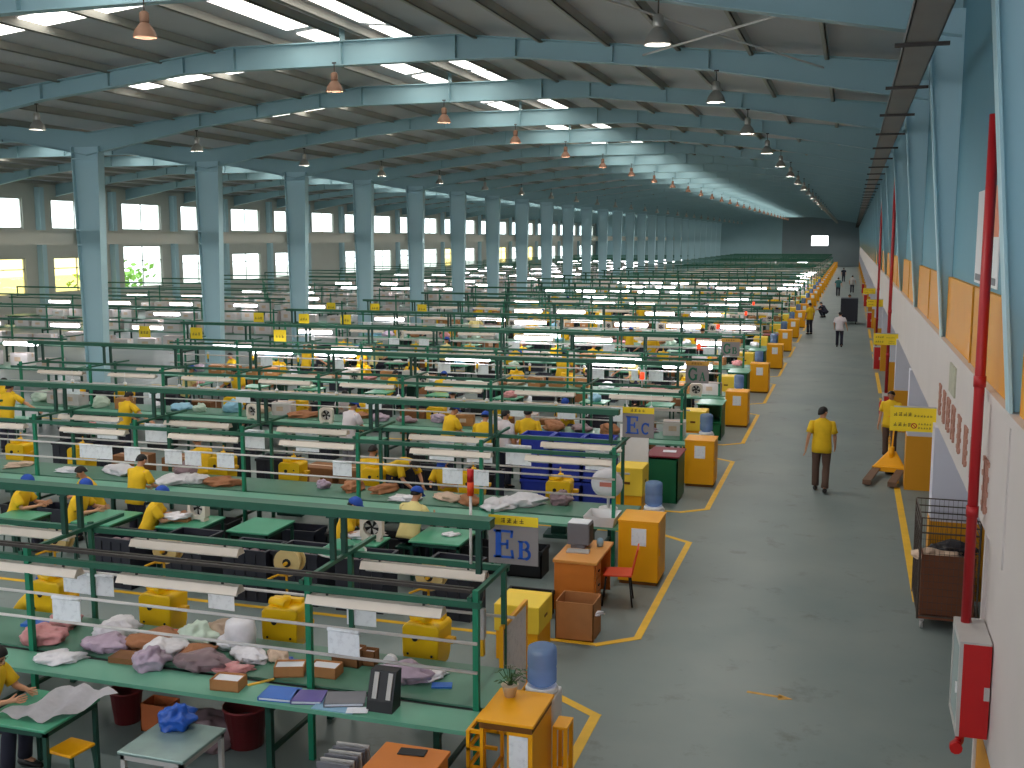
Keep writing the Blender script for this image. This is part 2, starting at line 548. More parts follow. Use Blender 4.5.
# left valley columns
for i, y in enumerate(RAF[1:]):
    b = MB()
    z1 = zs(8.95)
    for sx in (-1, 1):
        b.poly([(XCOL + sx * 0.34, y - 0.16, 0), (XCOL + sx * 0.53, y - 0.16, z1), (XCOL + sx * 0.505, y - 0.16, z1), (XCOL + sx * 0.315, y - 0.16, 0)], (0, 0.32, 0))
    b.poly([(XCOL - 0.33, y - 0.02, 0), (XCOL - 0.52, y - 0.02, z1), (XCOL + 0.52, y - 0.02, z1), (XCOL + 0.33, y - 0.02, 0)], (0, 0.04, 0))
    b.box((XCOL - 0.45, y - 0.17, 4.88), (XCOL + 0.45, y + 0.17, 4.94)); b.box((XCOL - 0.45, y - 0.17, 5.36), (XCOL + 0.45, y + 0.17, 5.42))
    b.box((XCOL - 0.52, y - 0.16, z1 - 0.4), (XCOL + 0.52, y + 0.16, z1 - 0.36))
    struct('column', b, COLTEAL, 'tapered blue steel column in the valley line, %s from the front' % nth(i + 1), 'column')
b = MB()
b.box((XCOL - 0.7, Y_BACK, 4.92), (XCOL - 0.52, Y_END, 4.95)); b.box((XCOL - 0.62, Y_BACK, 4.94), (XCOL - 0.6, Y_END, 5.36)); b.box((XCOL - 0.7, Y_BACK, 5.35), (XCOL - 0.52, Y_END, 5.38))
struct('trim_runway_beam', b, WALLDIM, 'long horizontal steel girder fixed to the valley columns', 'girder')

# rafters
def rafter(x0, x1, y, label):
    """portal rafter from eave x0 (right) to eave x1 (left)"""
    xm = (x0 + x1) / 2
    h = (x0 - x1) / 2
    t = [-1, -0.66, -0.33, -0.22, 0.22, 0.33, 0.66, 1]
    top, bot = [], []
    for q in t:
        x = xm + q * h
        zt = zs(11.25) - abs(q) * h * 0.1075
        a = abs(q)
        zb = 10.22 if a < 0.23 else (10.22 if a < 0.34 else (9.62 if a < 0.7 else 8.62))
        if a == 0.33:
            zb = 10.2
        top.append((x, zt)); bot.append((x, zs(zb)))
    b = MB()
    b.poly([(x, y - 0.012, z) for x, z in bot] + [(x, y - 0.012, z) for x, z in top[::-1]], (0, 0.024, 0))
    for line, dz in ((top, 0.025), (bot, -0.025)):
        for (xa, za), (xb, zb) in zip(line, line[1:]):
            b.poly([(xa, y - 0.12, za), (xb, y - 0.12, zb), (xb, y - 0.12, zb + dz), (xa, y - 0.12, za + dz)], (0, 0.24, 0))
    for k in (1, 2, 3, 4, 5, 6):
        (xa, zb), (_, zt) = bot[k], top[k]
        b.box((xa - 0.012, y - 0.12, zb), (xa + 0.012, y + 0.12, zt))
    b.box((xm - 0.012, y - 0.12, zs(10.22)), (xm + 0.012, y + 0.12, zs(11.25)))
    for q in (-0.5, 0.5):
        x = xm + q * h
        b.box((x - 0.01, y - 0.1, zs(9.93)), (x + 0.01, y + 0.1, zs(11.22) - abs(q) * h * 0.1075))
    struct('ceiling_rafter', b, TEAL, label, 'rafter')
for i, y in enumerate(RAF):
    rafter(1.3, XCOL, y, 'blue steel roof rafter over the main span, %s from the front' % nth(i + 1))
    rafter(XCOL, XL, y, 'blue steel roof rafter over the far span, %s from the front' % nth(i + 1))

# roof bracing rods near the first bays
def rod(p, q, label):
    b = MB(); b.cyl(p, q, 0.022, 6)
    tag(obj('brace_rod', b, WHITERAIL), label, 'brace rod')
rod((-4.35, 16.6, 8.9), (-0.7, 23.2, 8.5), 'thin white roof bracing rod running up to the left of the first lamp')
rod((-0.55, 16.6, 8.44), (-4.35, 23.2, 8.92), 'thin white roof bracing rod crossing its twin beside the first lamp')

# left window wall
def wall_with_holes(x0, x1, ya, yb, za, zb, holes):
    """wall in the y/z plane with rectangular holes sorted by y, disjoint z handled by column splitting"""
    b = MB()
    ys = sorted({ya, yb} | {h[0] for h in holes} | {h[1] for h in holes})
    for a, c in zip(ys, ys[1:]):
        mid = (a + c) / 2
        hs = sorted([(h[2], h[3]) for h in holes if h[0] < mid < h[1]])
        z = za
        for h0, h1 in hs:
            if h0 > z:
                b.box((x0, a, z), (x1, c, h0))
            z = h1
        if z < zb:
            b.box((x0, a, z), (x1, c, zb))
    return b
holes, wins = [], []
W0 = 84.0 * SK
for n in range(-9, 21):
    y = W0 + BAY * n
    if y < Y_BACK or y + 4.5 > Y_END - 1:
        continue
    holes.append((y, y + 4.5, zs(5.9), zs(8.35)))
    wins.append(holes[-1] + ('upper', n))
    if n % 7 != 4:
        holes.append((y, y + 4.5, zs(0.65), zs(4.5 if n == 0 else 3.6)))
        wins.append(holes[-1] + ('lower', n))
struct('wall_left', wall_with_holes(XL - 0.25, XL, Y_BACK, Y_END, 0, 8.75, holes), WALLDIM, 'far grey green wall pierced by two rows of bright windows', 'wall')
ci = 0
for q, (ya, yb, za, zb, row, n) in enumerate(wins):
    f = MB()
    for a, c in ((ya, ya + 0.08), (yb - 0.08, yb), ((ya + yb) / 2 - 0.03, (ya + yb) / 2 + 0.03)):
        f.box((XL - 0.16, a, za), (XL - 0.08, c, zb))
    for a, c in ((za, za + 0.08), (zb - 0.08, zb)) + (((za + zb) / 2 + 0.4, (za + zb) / 2 + 0.46),) * (row == 'lower'):
        f.box((XL - 0.16, ya, a), (XL - 0.08, yb, c))
    fo = struct('window_%d' % (q + 1), f, WALLDIM, 'bright window in the %s row of the far wall, %s from the front' % (row, nth(n + 11)), 'window')
    g = MB(); g.box((XL - 0.13, ya, za), (XL - 0.12, yb, zb))
    yel = row == 'lower' and n in (-3, -2, -1, 9, 12, 14)
    obj('pane', g, YELGLASS if yel else CLEARGLASS, fo)
# wall posts between windows
k = 0
for n in range(-6, 21):
    y = W0 - 1.28 + BAY * n
    if y < Y_END:
        b = MB(); b.box((XL, y - 0.2, 0), (XL + 0.4, y + 0.2, 8.3))
        k += 1
        struct('column_wall', b, COLTEAL, 'blue wall column between far windows, %s from the front' % nth(k), 'column')
b = MB(); b.box((XL, Y_BACK, 4.98), (XL + 0.28, Y_END, 5.02)); b.box((XL + 0.12, Y_BACK, 5.0), (XL + 0.16, Y_END, 5.42)); b.box((XL, Y_BACK, 5.4), (XL + 0.28, Y_END, 5.44))
struct('trim_wall_girder', b, WALLDIM, 'horizontal girder on the far window wall', 'girder')

# end walls
b = MB()
b.box((XL - 0.3, Y_END, 0), (-12.8, Y_END + 0.3, 10.2)); b.mi = 1  # window light on the left part put into its paler teal
xa, xb, za, zb = -7.45, -4.4, 3.85, 5.7
b.box((-12.8, Y_END, 0), (xa, Y_END + 0.3, 10.2)); b.box((xa, Y_END, zb), (xb, Y_END + 0.3, 10.2)); b.box((xa, Y_END, 0), (xb, Y_END + 0.3, za)); b.box((xb, Y_END, 0), (6, Y_END + 0.3, 10.2))
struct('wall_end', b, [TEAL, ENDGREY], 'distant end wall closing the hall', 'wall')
b = MB(); b.box((xa, Y_END + 0.15, za), (xb, Y_END + 0.2, zb))
struct('window_end', b, DOORLIT, 'bright window in the distant end wall', 'window')
b = MB()  # unseen back gable, opening and solid foot shaped for the daylight
b.box((XL - 0.3, Y_BACK - 0.3, 0), (6, Y_BACK, 3.3)); b.box((XL - 0.3, Y_BACK - 0.3, 8.3), (6, Y_BACK, 10.2))
for i in range(12):
    x = XL + i * 4.5
    b.box((x - 0.25, Y_BACK - 0.3, 3.3), (x + 0.25, Y_BACK, 8.3))
struct('wall_back', b, ENDGREY, 'unseen gable behind the viewer, opened up to admit daylight', 'wall')

# ------------------------------------------------------------------ aisle markings
def marking(name, segs, m, label, cat='floor line', z=0.003):
    b = MB()
    for q_, ((x0, y0), (x1, y1), wd) in enumerate(segs):
        d = Vector((x1 - x0, y1 - y0, 0)).normalized()
        nrm = Vector((-d.y, d.x, 0)) * wd / 2
        e = d * wd * 0.35
        p, q = Vector((x0, y0, 0)) - e, Vector((x1, y1, 0)) + e
        b.poly([p - nrm, q - nrm, q + nrm, p + nrm], (0, 0, z + 0.0012 * q_))
    o = obj(name, b, m)
    return tag(o, label, cat, None, 'structure')
PITCH = 7.05
NROW = 29
for k in range(0, NROW):
    d = PITCH * k
    wl = 0.10 if k else 0.11
    marking('trim_line_marking', [((-2.95, 11.25 - 0.0 + d), (-2.45, 10.9 + d), wl), ((-2.45, 10.9 + d), (-2.45, 6.25 + d), wl), ((-2.45, 6.25 + d), (-2.9, 5.87 + d), wl),
                                  ((-2.9, 5.87 + d), (-23.4, 5.8 + d), 0.08), ((-2.95, 11.25 + d), (-23.4, 11.3 + d), 0.08)], LINEYEL if k < 10 else LINEOLD,
            'yellow floor line boxing in the %s bench row' % nth(k + 1))
marking('trim_line_marking', [((1.07, 15.9), (1.07, 23.3), 0.12)], LINEYEL, 'yellow floor line along the foot of the right hand openings, nearest stretch')
for i in range(1, 28):
    y = 16.15 + 7.05 * i
    marking('trim_line_marking', [((1.07, y + 0.6), (1.07, y + 6.4), 0.12)], LINEYEL if i < 8 else LINEOLD, 'yellow floor line on the right of the aisle, %s stretch' % nth(i + 1))
marking('trim_arrow', [((-0.93, 12.02), (-0.57, 11.98), 0.05)], LINEOLD, 'small worn orange arrow painted on the aisle floor', 'floor arrow')
b = MB(); b.poly([(-0.6, 12.06, 0), (-0.44, 11.96, 0), (-0.6, 11.9, 0)], (0, 0, 0.003))
tag(obj('trim_arrow_head', b, LINEOLD), 'pointed head of the worn orange floor arrow', 'floor arrow', None, 'structure')

# ------------------------------------------------------------------ high bay lamps
def lamp_proto(m):
    t = thing('high_bay_lamp', 'x', 'lamp')
    b = MB(); b.lathe([(0.25, 0), (0.24, 0.05), (0.21, 0.14), (0.14, 0.24), (0.09, 0.30)], n=20, cap=False)
    b.lathe([(0.235, 0.005), (0.225, 0.05), (0.195, 0.14), (0.13, 0.23), (0.08, 0.28)], n=20, cap=False)
    obj('lamp_shade', b, m, t)
    b = MB(); b.lathe([(0.09, 0.30), (0.1, 0.34), (0.1, 0.5), (0.06, 0.54)], n=14)
    obj('housing', b, m, t)
    b = MB(); b.cyl((0, 0, 0.54), (0, 0, 0.8), 0.015, 6); b.box((-0.06, -0.02, 0.78), (0.06, 0.02, 0.82))
    obj('hanger', b, DARKRAIL, t)
    b = MB(); b.sphere((0, 0, 0.16), 0.07, 2, (1, 1, 1.4))
    obj('bulb', b, TUBEOFF, t)
    return Proto(t)
L1, L2 = lamp_proto(LAMPMETAL), lamp_proto(LAMPWARM)
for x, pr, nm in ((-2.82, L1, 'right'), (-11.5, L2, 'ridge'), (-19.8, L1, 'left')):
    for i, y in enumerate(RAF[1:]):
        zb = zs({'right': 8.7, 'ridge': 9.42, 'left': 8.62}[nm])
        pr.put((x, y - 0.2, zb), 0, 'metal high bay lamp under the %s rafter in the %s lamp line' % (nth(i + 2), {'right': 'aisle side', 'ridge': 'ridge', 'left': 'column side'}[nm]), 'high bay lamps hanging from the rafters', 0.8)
        ld = bpy.data.lights.new('lamp_fill', 'SPOT')  # fill light added inside each unlit high bay lamp
        ld.energy = {'right': 330, 'ridge': 150, 'left': 260}[nm]
        ld.spot_size = 2.7
        ld.spot_blend = 0.5
        ld.shadow_soft_size = 0.2
        ld.color = (1.0, 0.95, 0.88)
        lo = bpy.data.objects.new('lamp_fill', ld)
        lo.location = (x, y - 0.2, zb + 0.05)
        COL.objects.link(lo)

# ------------------------------------------------------------------ cable tray along the right wall
t = thing('cable_tray', 'grey cable tray running the length of the right wall under the roof', 'cable tray', (0.45, Y_BACK + 1, 7.2))
b = MB(); LT = Y_END - Y_BACK - 2
b.box((0, 0, 0), (0.34, LT, 0.015)); b.box((0, 0, 0), (0.012, LT, 0.1)); b.box((0.328, 0, 0), (0.34, LT, 0.1))
obj('tray', b, TRAYGREY, t)
bm_ = MB(); bm_.box((-0.1, -0.025, -0.04), (0.46, 0.025, 0)); bracket = bm_.mesh('bracket', DARKRAIL)
for i in range(60):
    y = RAF[0] + BAY / 2 * (i + 0.0) - (Y_BACK + 1)
    if 0 < y < LT:
        obj('bracket', bracket, None, t, (0, y, 0))

# ------------------------------------------------------------------ fire hose cabinets with red pipes
def hose_proto():
    t = thing('fire_hose_cabinet', 'x', 'fire cabinet')
    b = MB(); b.mi = 0; b.box((0.03, 0, 0.0), (0.262, 0.68, 0.86)); b.mi = 1; b.box((0.0, 0.0, 0.86), (0.262, 0.68, 0.88))
    obj('body', b, [RED, LGREY], t)
    b = MB()
    b.box((0.0, 0.0, 0.0), (0.03, 0.05, 0.86)); b.box((0.0, 0.63, 0.0), (0.03, 0.68, 0.86)); b.box((0.0, 0.05, 0.0), (0.03, 0.63, 0.05)); b.box((0.0, 0.05, 0.81), (0.03, 0.63, 0.86))
    d = obj('door', b, LGREY, t)
    b = MB(); b.box((0.01, 0.05, 0.05), (0.016, 0.63, 0.81)); obj('pane', b, CABGLASS, d)
    b = MB(); b.box((-0.015, 0.06, 0.38), (0.0, 0.08, 0.48)); obj('handle', b, WHITE, d)
    b = MB(); b.box((0.215, -0.01, 0.36), (0.262, 0.0, 0.48)); obj('hinge_plate', b, LGREY, t)
    b = MB(); b.tube([(0.06, 0.2, 0.0), (0.06, 0.2, -0.12), (0.02, 0.12, -0.14)], 0.04, 10); b.cyl((0.02, 0.12, -0.14), (0.02, 0.05, -0.14), 0.055, 10)
    obj('valve', b, RED, t)
    return Proto(t)
def pipe_thing(loc, h, label):
    t = thing('fire_pipe', label, 'pipe', loc)
    b = MB(); b.cyl((0, 0, 0), (0, 0, h), 0.046, 12)
    obj('pipe', b, PIPERED, t)
    for z in (1.0, 2.2):
        b = MB(); b.cyl((0, 0, z), (0, 0, z + 0.1), 0.055, 12); obj('coupling', b, PIPERED, t)
    return t
HP = hose_proto()
for i, (y, xo) in enumerate([(9.95, 1.045), (30.9, 0.946), (45.0, 0.946), (66.15, 0.946), (87.3, 0.946), (108.45, 0.946)]):
    z = 0.7 if i == 0 else 0.0
    HP.put((xo, y, z), 0, 'red fire hose cabinet on the right wall, %s along the aisle' % ['nearest', 'second', 'third', 'fourth', 'fifth', 'sixth'][i], 'red fire hose cabinets')
    if i < 3:
        pipe_thing((1.14 if i == 0 else 1.04, y + 0.55, z + 0.88), (4.6 if i == 0 else 6.2), 'tall red pipe rising from the %s fire hose cabinet' % ['nearest', 'second', 'third', 'fourth', 'fifth', 'sixth'][i])

# ------------------------------------------------------------------ lettering helpers (in local x right, z up, facing -y)
def stroke(b, p, q, wd, dep=0.006):
    p, q = Vector((p[0], 0, p[1])), Vector((q[0], 0, q[1]))
    d = (q - p).normalized()
    n = Vector((-d.z, 0, d.x)) * wd / 2
    b.poly([p - n, q - n, q + n, p + n], (0, -dep, 0))
def arc(b, c, rx, rz, a0, a1, wd, n=14, dep=0.006):
    pts = [(c[0] + rx * math.cos(a0 + (a1 - a0) * i / n), c[1] + rz * math.sin(a0 + (a1 - a0) * i / n)) for i in range(n + 1)]
    for p, q in zip(pts, pts[1:]):
        e = 0.12
        stroke(b, (p[0] - (q[0] - p[0]) * e, p[1] - (q[1] - p[1]) * e), (q[0] + (q[0] - p[0]) * e, q[1] + (q[1] - p[1]) * e), wd, dep)
def letter(b, ch, x, z, h):
    """serif capital of height h with its lower left corner at x, z; returns its width"""
    t, s = h * 0.20, h * 0.08
    w_ = h * 0.78
    L = lambda p, q, wd: stroke(b, (x + p[0] * w_, z + p[1] * h), (x + q[0] * w_, z + q[1] * h), wd)
    if ch == 'E':
        L((0.24, 0), (0.24, 1), t); L((0.02, 0.04), (0.95, 0.04), s); L((0.02, 0.96), (0.9, 0.96), s); L((0.3, 0.5), (0.68, 0.5), s)
        L((0.93, 0.0), (0.86, 0.3), s * 1.1); L((0.88, 1.0), (0.84, 0.74), s * 1.1); L((0.66, 0.34), (0.66, 0.66), s)
    elif ch == 'B':
        L((0.24, 0), (0.24, 1), t); L((0.02, 0.04), (0.6, 0.04), s); L((0.02, 0.96), (0.55, 0.96), s); L((0.3, 0.53), (0.58, 0.53), s)
        arc(b, (x + 0.55 * w_, z + 0.75 * h), 0.2 * w_, 0.2 * h, -PI / 2, PI / 2, t * 0.75); arc(b, (x + 0.58 * w_, z + 0.28 * h), 0.26 * w_, 0.24 * h, -PI / 2, PI / 2, t * 0.8)
    elif ch in 'CG':
        arc(b, (x + 0.52 * w_, z + 0.5 * h), 0.38 * w_, 0.45 * h, PI * 0.25, PI * 1.75, t * 0.75)
        L((0.85, 0.98), (0.85, 0.68), s)
        if ch == 'G':
            L((0.82, 0.06), (0.82, 0.46), t * 0.8); L((0.6, 0.45), (0.98, 0.45), s)
    elif ch == 'A':
        L((0.16, 0.02), (0.5, 1.0), s); L((0.5, 1.0), (0.82, 0.0), t * 0.9); L((0.28, 0.34), (0.72, 0.34), s); L((0.02, 0.03), (0.3, 0.03), s); L((0.62, 0.03), (1.0, 0.03), s)
    return w_
def glyphs(b, x, z, h, n, gap=1.12, seed=0):
    """a run of small square ideograph-like marks"""
    rd = random.Random(seed)
    for i in range(n):
        gx = x + i * h * gap
        wd = h * 0.11
        for j in range(rd.choice((2, 3))):
            zz = z + h * (0.15 + 0.7 * j / 2)
            stroke(b, (gx + h * 0.05, zz), (gx + h * 0.92, zz), wd, 0.003)
        xx = gx + h * rd.choice((0.3, 0.5, 0.68))
        stroke(b, (xx, z), (xx, z + h), wd, 0.004)
        if rd.random() < 0.6:
            stroke(b, (gx + h * 0.1, z), (gx + h * 0.45, z + h * 0.5), wd, 0.005)

# row signs hung from the rear rail
def row_sign(loc, txt, lm, header, label):
    t = thing('row_sign', label, 'sign', loc)
    b = MB(); b.box((0, 0, 0), (0.52, 0.012, 0.5)); obj('board', b, SIGNGREY, t)
    b = MB(); b.box((0, -0.003, 0.4), (0.52, 0.0, 0.5)); obj('header', b, header, t)
    b = MB(); glyphs(b, 0.13, 0.425, 0.05, 4, 1.3, sum(map(ord, txt))); o = obj('header_lettering', b, SIGNINK, t, (0, -0.003, 0))
    b = MB(); w_ = letter(b, txt[0], 0.05, 0.06, 0.29); letter(b, txt[1], 0.06 + w_ + 0.02, 0.06, 0.19)
    obj('lettering', b, lm, t, (0, 0, 0))
    b = MB(); b.box((0.02, 0.012, -0.02), (0.05, 0.03, 0.55)); obj('bracket', b, GREEN, t)
row_sign((-3.40, 10.12, 1.85), 'EB', SIGNBLUE, SIGNYEL, 'grey sign reading EB in blue under a yellow header')
row_sign((-3.5, 17.35, 1.87), 'EC', SIGNBLUE, SIGNYEL, 'grey sign reading EC in blue under a yellow header')
row_sign((-3.5, 24.45, 1.87), 'GA', SIGNGREEN, LINEOLD, 'grey sign reading GA in green under an orange header')
row_sign((-3.5, 31.5, 1.77), 'GB', SIGNGREEN, LINEOLD, 'grey row sign with green letters beyond the GA sign')

# yellow signs projecting from the fascia
def aisle_sign(y, z, wd, h, label, full):
    t = thing('aisle_sign', label, 'sign', (XF - wd, y, z))
    b = MB(); b.box((0, 0, 0), (wd, 0.015, h)); obj('board', b, SIGNYEL, t)
    b = MB()
    s_ = h / 0.36
    if True:
        glyphs(b, wd * 0.08, h * 0.62, 0.055 * s_, 4, 1.2, 3); glyphs(b, wd * 0.08, h * 0.2, 0.055 * s_, 4, 1.2, 4)
        glyphs(b, wd * 0.52, h * 0.6, 0.035 * s_, 6, 1.25, 5); glyphs(b, wd * 0.62, h * 0.28, 0.03 * s_, 5, 1.25, 6); glyphs(b, wd * 0.62, h * 0.12, 0.03 * s_, 5, 1.25, 7)
    obj('lettering', b, SIGNINK, t)
    if full:
        b = MB(); arc(b, (wd * 0.53, h * 0.24), 0.035, 0.035, 0, 2 * PI, 0.012); stroke(b, (wd * 0.53 - 0.025, h * 0.24 + 0.025), (wd * 0.53 + 0.025, h * 0.24 - 0.025), 0.01)
        obj('ring_symbol', b, RED, t)
    b = MB(); b.cyl((0.05, 0.007, h), (wd + 0.02, 0.007, h), 0.012, 6); obj('bracket', b, LGREY, t)
aisle_sign(16.6, 2.32, 0.63, 0.36, 'yellow notice board with dark lettering projecting from the near fascia', True)
aisle_sign(30.5, 2.3, 0.62, 0.3, 'second yellow notice board projecting from the fascia further along', False)
aisle_sign(46.0, 2.4, 0.62, 0.3, 'third yellow notice board along the fascia, beyond the second', False)
aisle_sign(61.0, 2.2, 0.62, 0.3, 'fourth and smallest looking yellow notice board along the fascia', False)

# weathered raised characters on the fascia
def wall_chars():
    ys = [10.35, 11.45, 12.2, 12.95, 13.7, 14.4, 15.1, 15.8]
    for i, y in enumerate(ys):
        rd = random.Random(50 + i)
        b = MB()
        H_, W_ = (0.5, 0.42) if i == 0 else (0.42, 0.4)
        for j in range(4):
            z = H_ * (0.06 + 0.28 * j)
            b.box((-0.02, W_ * rd.uniform(0, 0.15), z), (0, W_ * rd.uniform(0.85, 1), z + 0.045))
        for q in (rd.uniform(0.1, 0.3), rd.uniform(0.5, 0.8)):
            b.box((-0.025, W_ * q, 0), (0, W_ * q + 0.055, H_))
        o = obj('wall_character', b, ROUNDBROWN, None, (XF, y, 2.68 if i else 2.62))
        tag(o, 'weathered brown raised character on the white fascia, %s from the near end' % nth(i + 1), 'wall lettering', 'brown characters on the fascia')
    b = MB(); b.box((-0.02, 0, 0), (0, 0.75, 0.36)); 
    tag(obj('wall_plaque', b, mat('plaque_grey', (170, 168, 150), 0.7, 0, 0.3, 12), None, (XF, 13.9, 3.2)), 'grey weathered plaque above the brown wall characters', 'plaque')
wall_chars()
b = MB(); b.mi = 0; b.box((0, 0, 0), (0.012, 2.0, 1.0)); b.mi = 1; b.box((-0.004, 0.05, 0.5), (0.0, 0.8, 1.0)); b.mi = 2; b.box((-0.004, 0.1, 0.03), (0, 1.9, 0.1))
tag(obj('wall_poster', b, [WHITE, mat('poster_salmon', (226, 140, 110), 0.6), GREY], None, (1.325, 11.3, 4.62)), 'white poster with salmon block on the blue wall behind the red pipe', 'poster')

# ------------------------------------------------------------------ bench rows
ROWY = [9.1, 16.25] + [16.25 + PITCH * i for i in range(1, 28)]
def rowname(k):
    return {1: 'nearest', 2: 'second', 3: 'third'}.get(k, nth(k))
post_f = MB(); post_f.box((-0.028, -0.028, 0), (0.028, 0.028, 1.9)); POSTF = post_f.mesh('post', mat('post_green', (26, 124, 92), 0.45, 0, 0.15))
post_b = MB(); post_b.box((-0.025, -0.025, 0), (0.025, 0.025, 1.86)); POSTB = post_b.mesh('post', GREEN)
stub = MB(); stub.box((-0.028, -0.025, 1.84), (0.028, 0.025, 2.3)); stub.box((-0.06, -0.03, 2.28), (0.06, 0.03, 2.3)); STUB = stub.mesh('upper_post', DGREEN)
cr = MB(); cr.box((-0.022, -0.05, 1.80), (0.022, 1.65, 1.84)); CROSS = cr.mesh('cross_rail', GREEN)
leg = MB(); leg.box((-0.03, -0.40, 0), (0.03, -0.34, 0.7)); leg.box((-0.03, 0.86, 0), (0.03, 0.92, 0.7)); leg.box((-0.03, -0.40, 0.62), (0.03, 0.92, 0.68)); leg.box((-0.02, -0.36, 0.2), (0.02, 0.88, 0.24))
LEG = leg.mesh('leg_frame', DGREEN)

def row_posts(k):
    xr = -3.2 if k == 1 else -3.4
    xl = max(-23.0, -0.98 * ROWY[k - 1] - 1.5)
    if k == 1:
        return [-3.18, -4.9, -8.2, -10.2], -10.6
    n = int((xr - xl) / 2.18)
    return [xr - 2.18 * i for i in range(n + 1)], xr - 2.18 * n - 0.3
ROWX = {}
for k in range(1, len(ROWY) + 1):
    y = ROWY[k - 1]
    posts, xl = row_posts(k)
    xr = posts[0] + 0.05
    far = k > 13
    if far:
        posts = posts[::3]
    ROWX[k] = (xr, xl, posts)
    t = thing('rack_frame', 'green steel rack with overhead rails above the %s bench row from the front' % rowname(k), 'rack', (0, y, 0))
    for i, x in enumerate(posts):
        obj('post', POSTF, None, t, (x, 0, 0))
        if not far:
            obj('post', POSTB, None, t, (x - 0.09, 1.12, 0))
        obj('cross_rail', CROSS, None, t, (x - 0.05, 0, 0))
        obj('upper_post', STUB, None, t, (x - (0.2 if i == 0 else 0.06), 0.66, 0))
        if not far and i:
            obj('upper_post', STUB, None, t, (x - 0.06, 0.92, 0))
    b = MB(); b.box((xl, -0.03, 1.73), (xr, 0.03, 1.79)); obj('front_beam', b, GREEN, t)
    b = MB(); b.box((xl, 1.13, 1.73), (xr - 0.1, 1.19, 1.79)); obj('rear_beam', b, GREEN, t)
    if k == 1:
        b = MB(); b.box((xl, -0.05, 1.88), (xr - 0.08, -0.02, 1.91)); b.box((xl, 0.02, 1.88), (xr - 0.08, 0.05, 1.91)); obj('slotted_rail', b, DARKRAIL, t)
    b = MB(); b.box((xl, 0.62, 2.3), (xr - 0.12, 0.76, 2.38)); b.box((xl, 0.60, 2.37), (xr - 0.12, 0.78, 2.39)); obj('cable_duct', b, GREEN, t)
    for yy, zz in ((-0.04, 1.12), (-0.04, 1.40), (1.16, 1.24)):
        b = MB(); b.cyl((xl, yy, zz), (xr - 0.03, yy, zz), 0.017, 8); obj('white_rail', b, WHITERAIL, t)
    t = thing('workbench', 'long green topped workbench forming the %s row from the front' % rowname(k), 'workbench', (0, y, 0))
    bx1 = xr + (0.02 if k == 1 else 0.2)
    b = MB(); b.box((xl, 0.045, 0.71), (bx1, 1.0, 0.75)); obj('bench_top', b, BENCH, t)
    b = MB(); b.box((xl, -0.47, 0.71), (bx1, -0.045, 0.75)); obj('front_shelf', b, BENCHEDGE, t)
    b = MB(); b.box((xl, -0.045, 0.70), (bx1, 0.045, 0.73)); obj('channel', b, BLACK, t)
    for i, x in enumerate(posts):
        obj('leg', LEG, None, t, (x - 0.25, 0, 0))

# ------------------------------------------------------------------ fluorescent battens
def fix_proto(lit):
    t = thing('batten_lamp', 'x', 'lamp')
    b = MB(); b.poly([(-0.7, -0.085, -0.03), (-0.7, 0.085, -0.03), (-0.7, 0.04, 0.045), (-0.7, -0.04, 0.045)], (1.4, 0, 0)); obj('housing', b, CREAM, t)
    b = MB()
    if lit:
        b.box((-0.69, -0.06, -0.16), (0.69, 0.06, -0.031), 0.03)  # thick bar imitates the bloom around a lit tube
    else:
        b.cyl((-0.66, 0, -0.055), (0.66, 0, -0.055), 0.016, 8)
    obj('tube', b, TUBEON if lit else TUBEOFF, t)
    b = MB()
    for x in (-0.5, 0.5):
        b.box((x - 0.01, -0.01, 0.045), (x + 0.01, 0.01, 0.09))
    obj('hanger', b, DARKRAIL, t)
    return Proto(t)
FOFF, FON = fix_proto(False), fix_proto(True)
GF = 'batten lamps hung under the rack rails'
def fixtures(k, xs, dy, lit, side):
    y = ROWY[k - 1] + dy
    for i, x in enumerate(xs):
        on = lit and (random.random() < lit)
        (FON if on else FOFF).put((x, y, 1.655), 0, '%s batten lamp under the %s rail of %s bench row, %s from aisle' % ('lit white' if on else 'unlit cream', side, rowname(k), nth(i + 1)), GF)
fixtures(1, [-4.2, -6.35, -8.25], 0, 0, 'front')
fixtures(1, [-4.17, -7.05, -9.3], 1.16, 0, 'rear')
fixtures(2, [-4.13, -6.1, -8.5, -10.7, -13.0, -15.2], 0, 0, 'front')
fixtures(2, [-4.2, -6.6, -9.2, -11.6, -14.0], 1.16, 0, 'rear')
for k in range(3, len(ROWY) + 1):
    xr, xl, posts = ROWX[k]
    xs, x = [], xr - 0.95
    while x > xl + 0.7:
        xs.append(x)
        x -= 2.18 if k < 14 else 2.9
    if k == 3:
        fixtures(k, xs, 0, 0, 'front'); fixtures(k, xs[::2], 1.16, 0, 'rear')
    elif k < 14:
        fixtures(k, xs, 0, 0.48, 'front'); fixtures(k, xs[1::2], 1.16, 0.1, 'rear')
    else:
        fixtures(k, [x for x in xs if random.random() < 0.5], 0, 0.22, 'front')

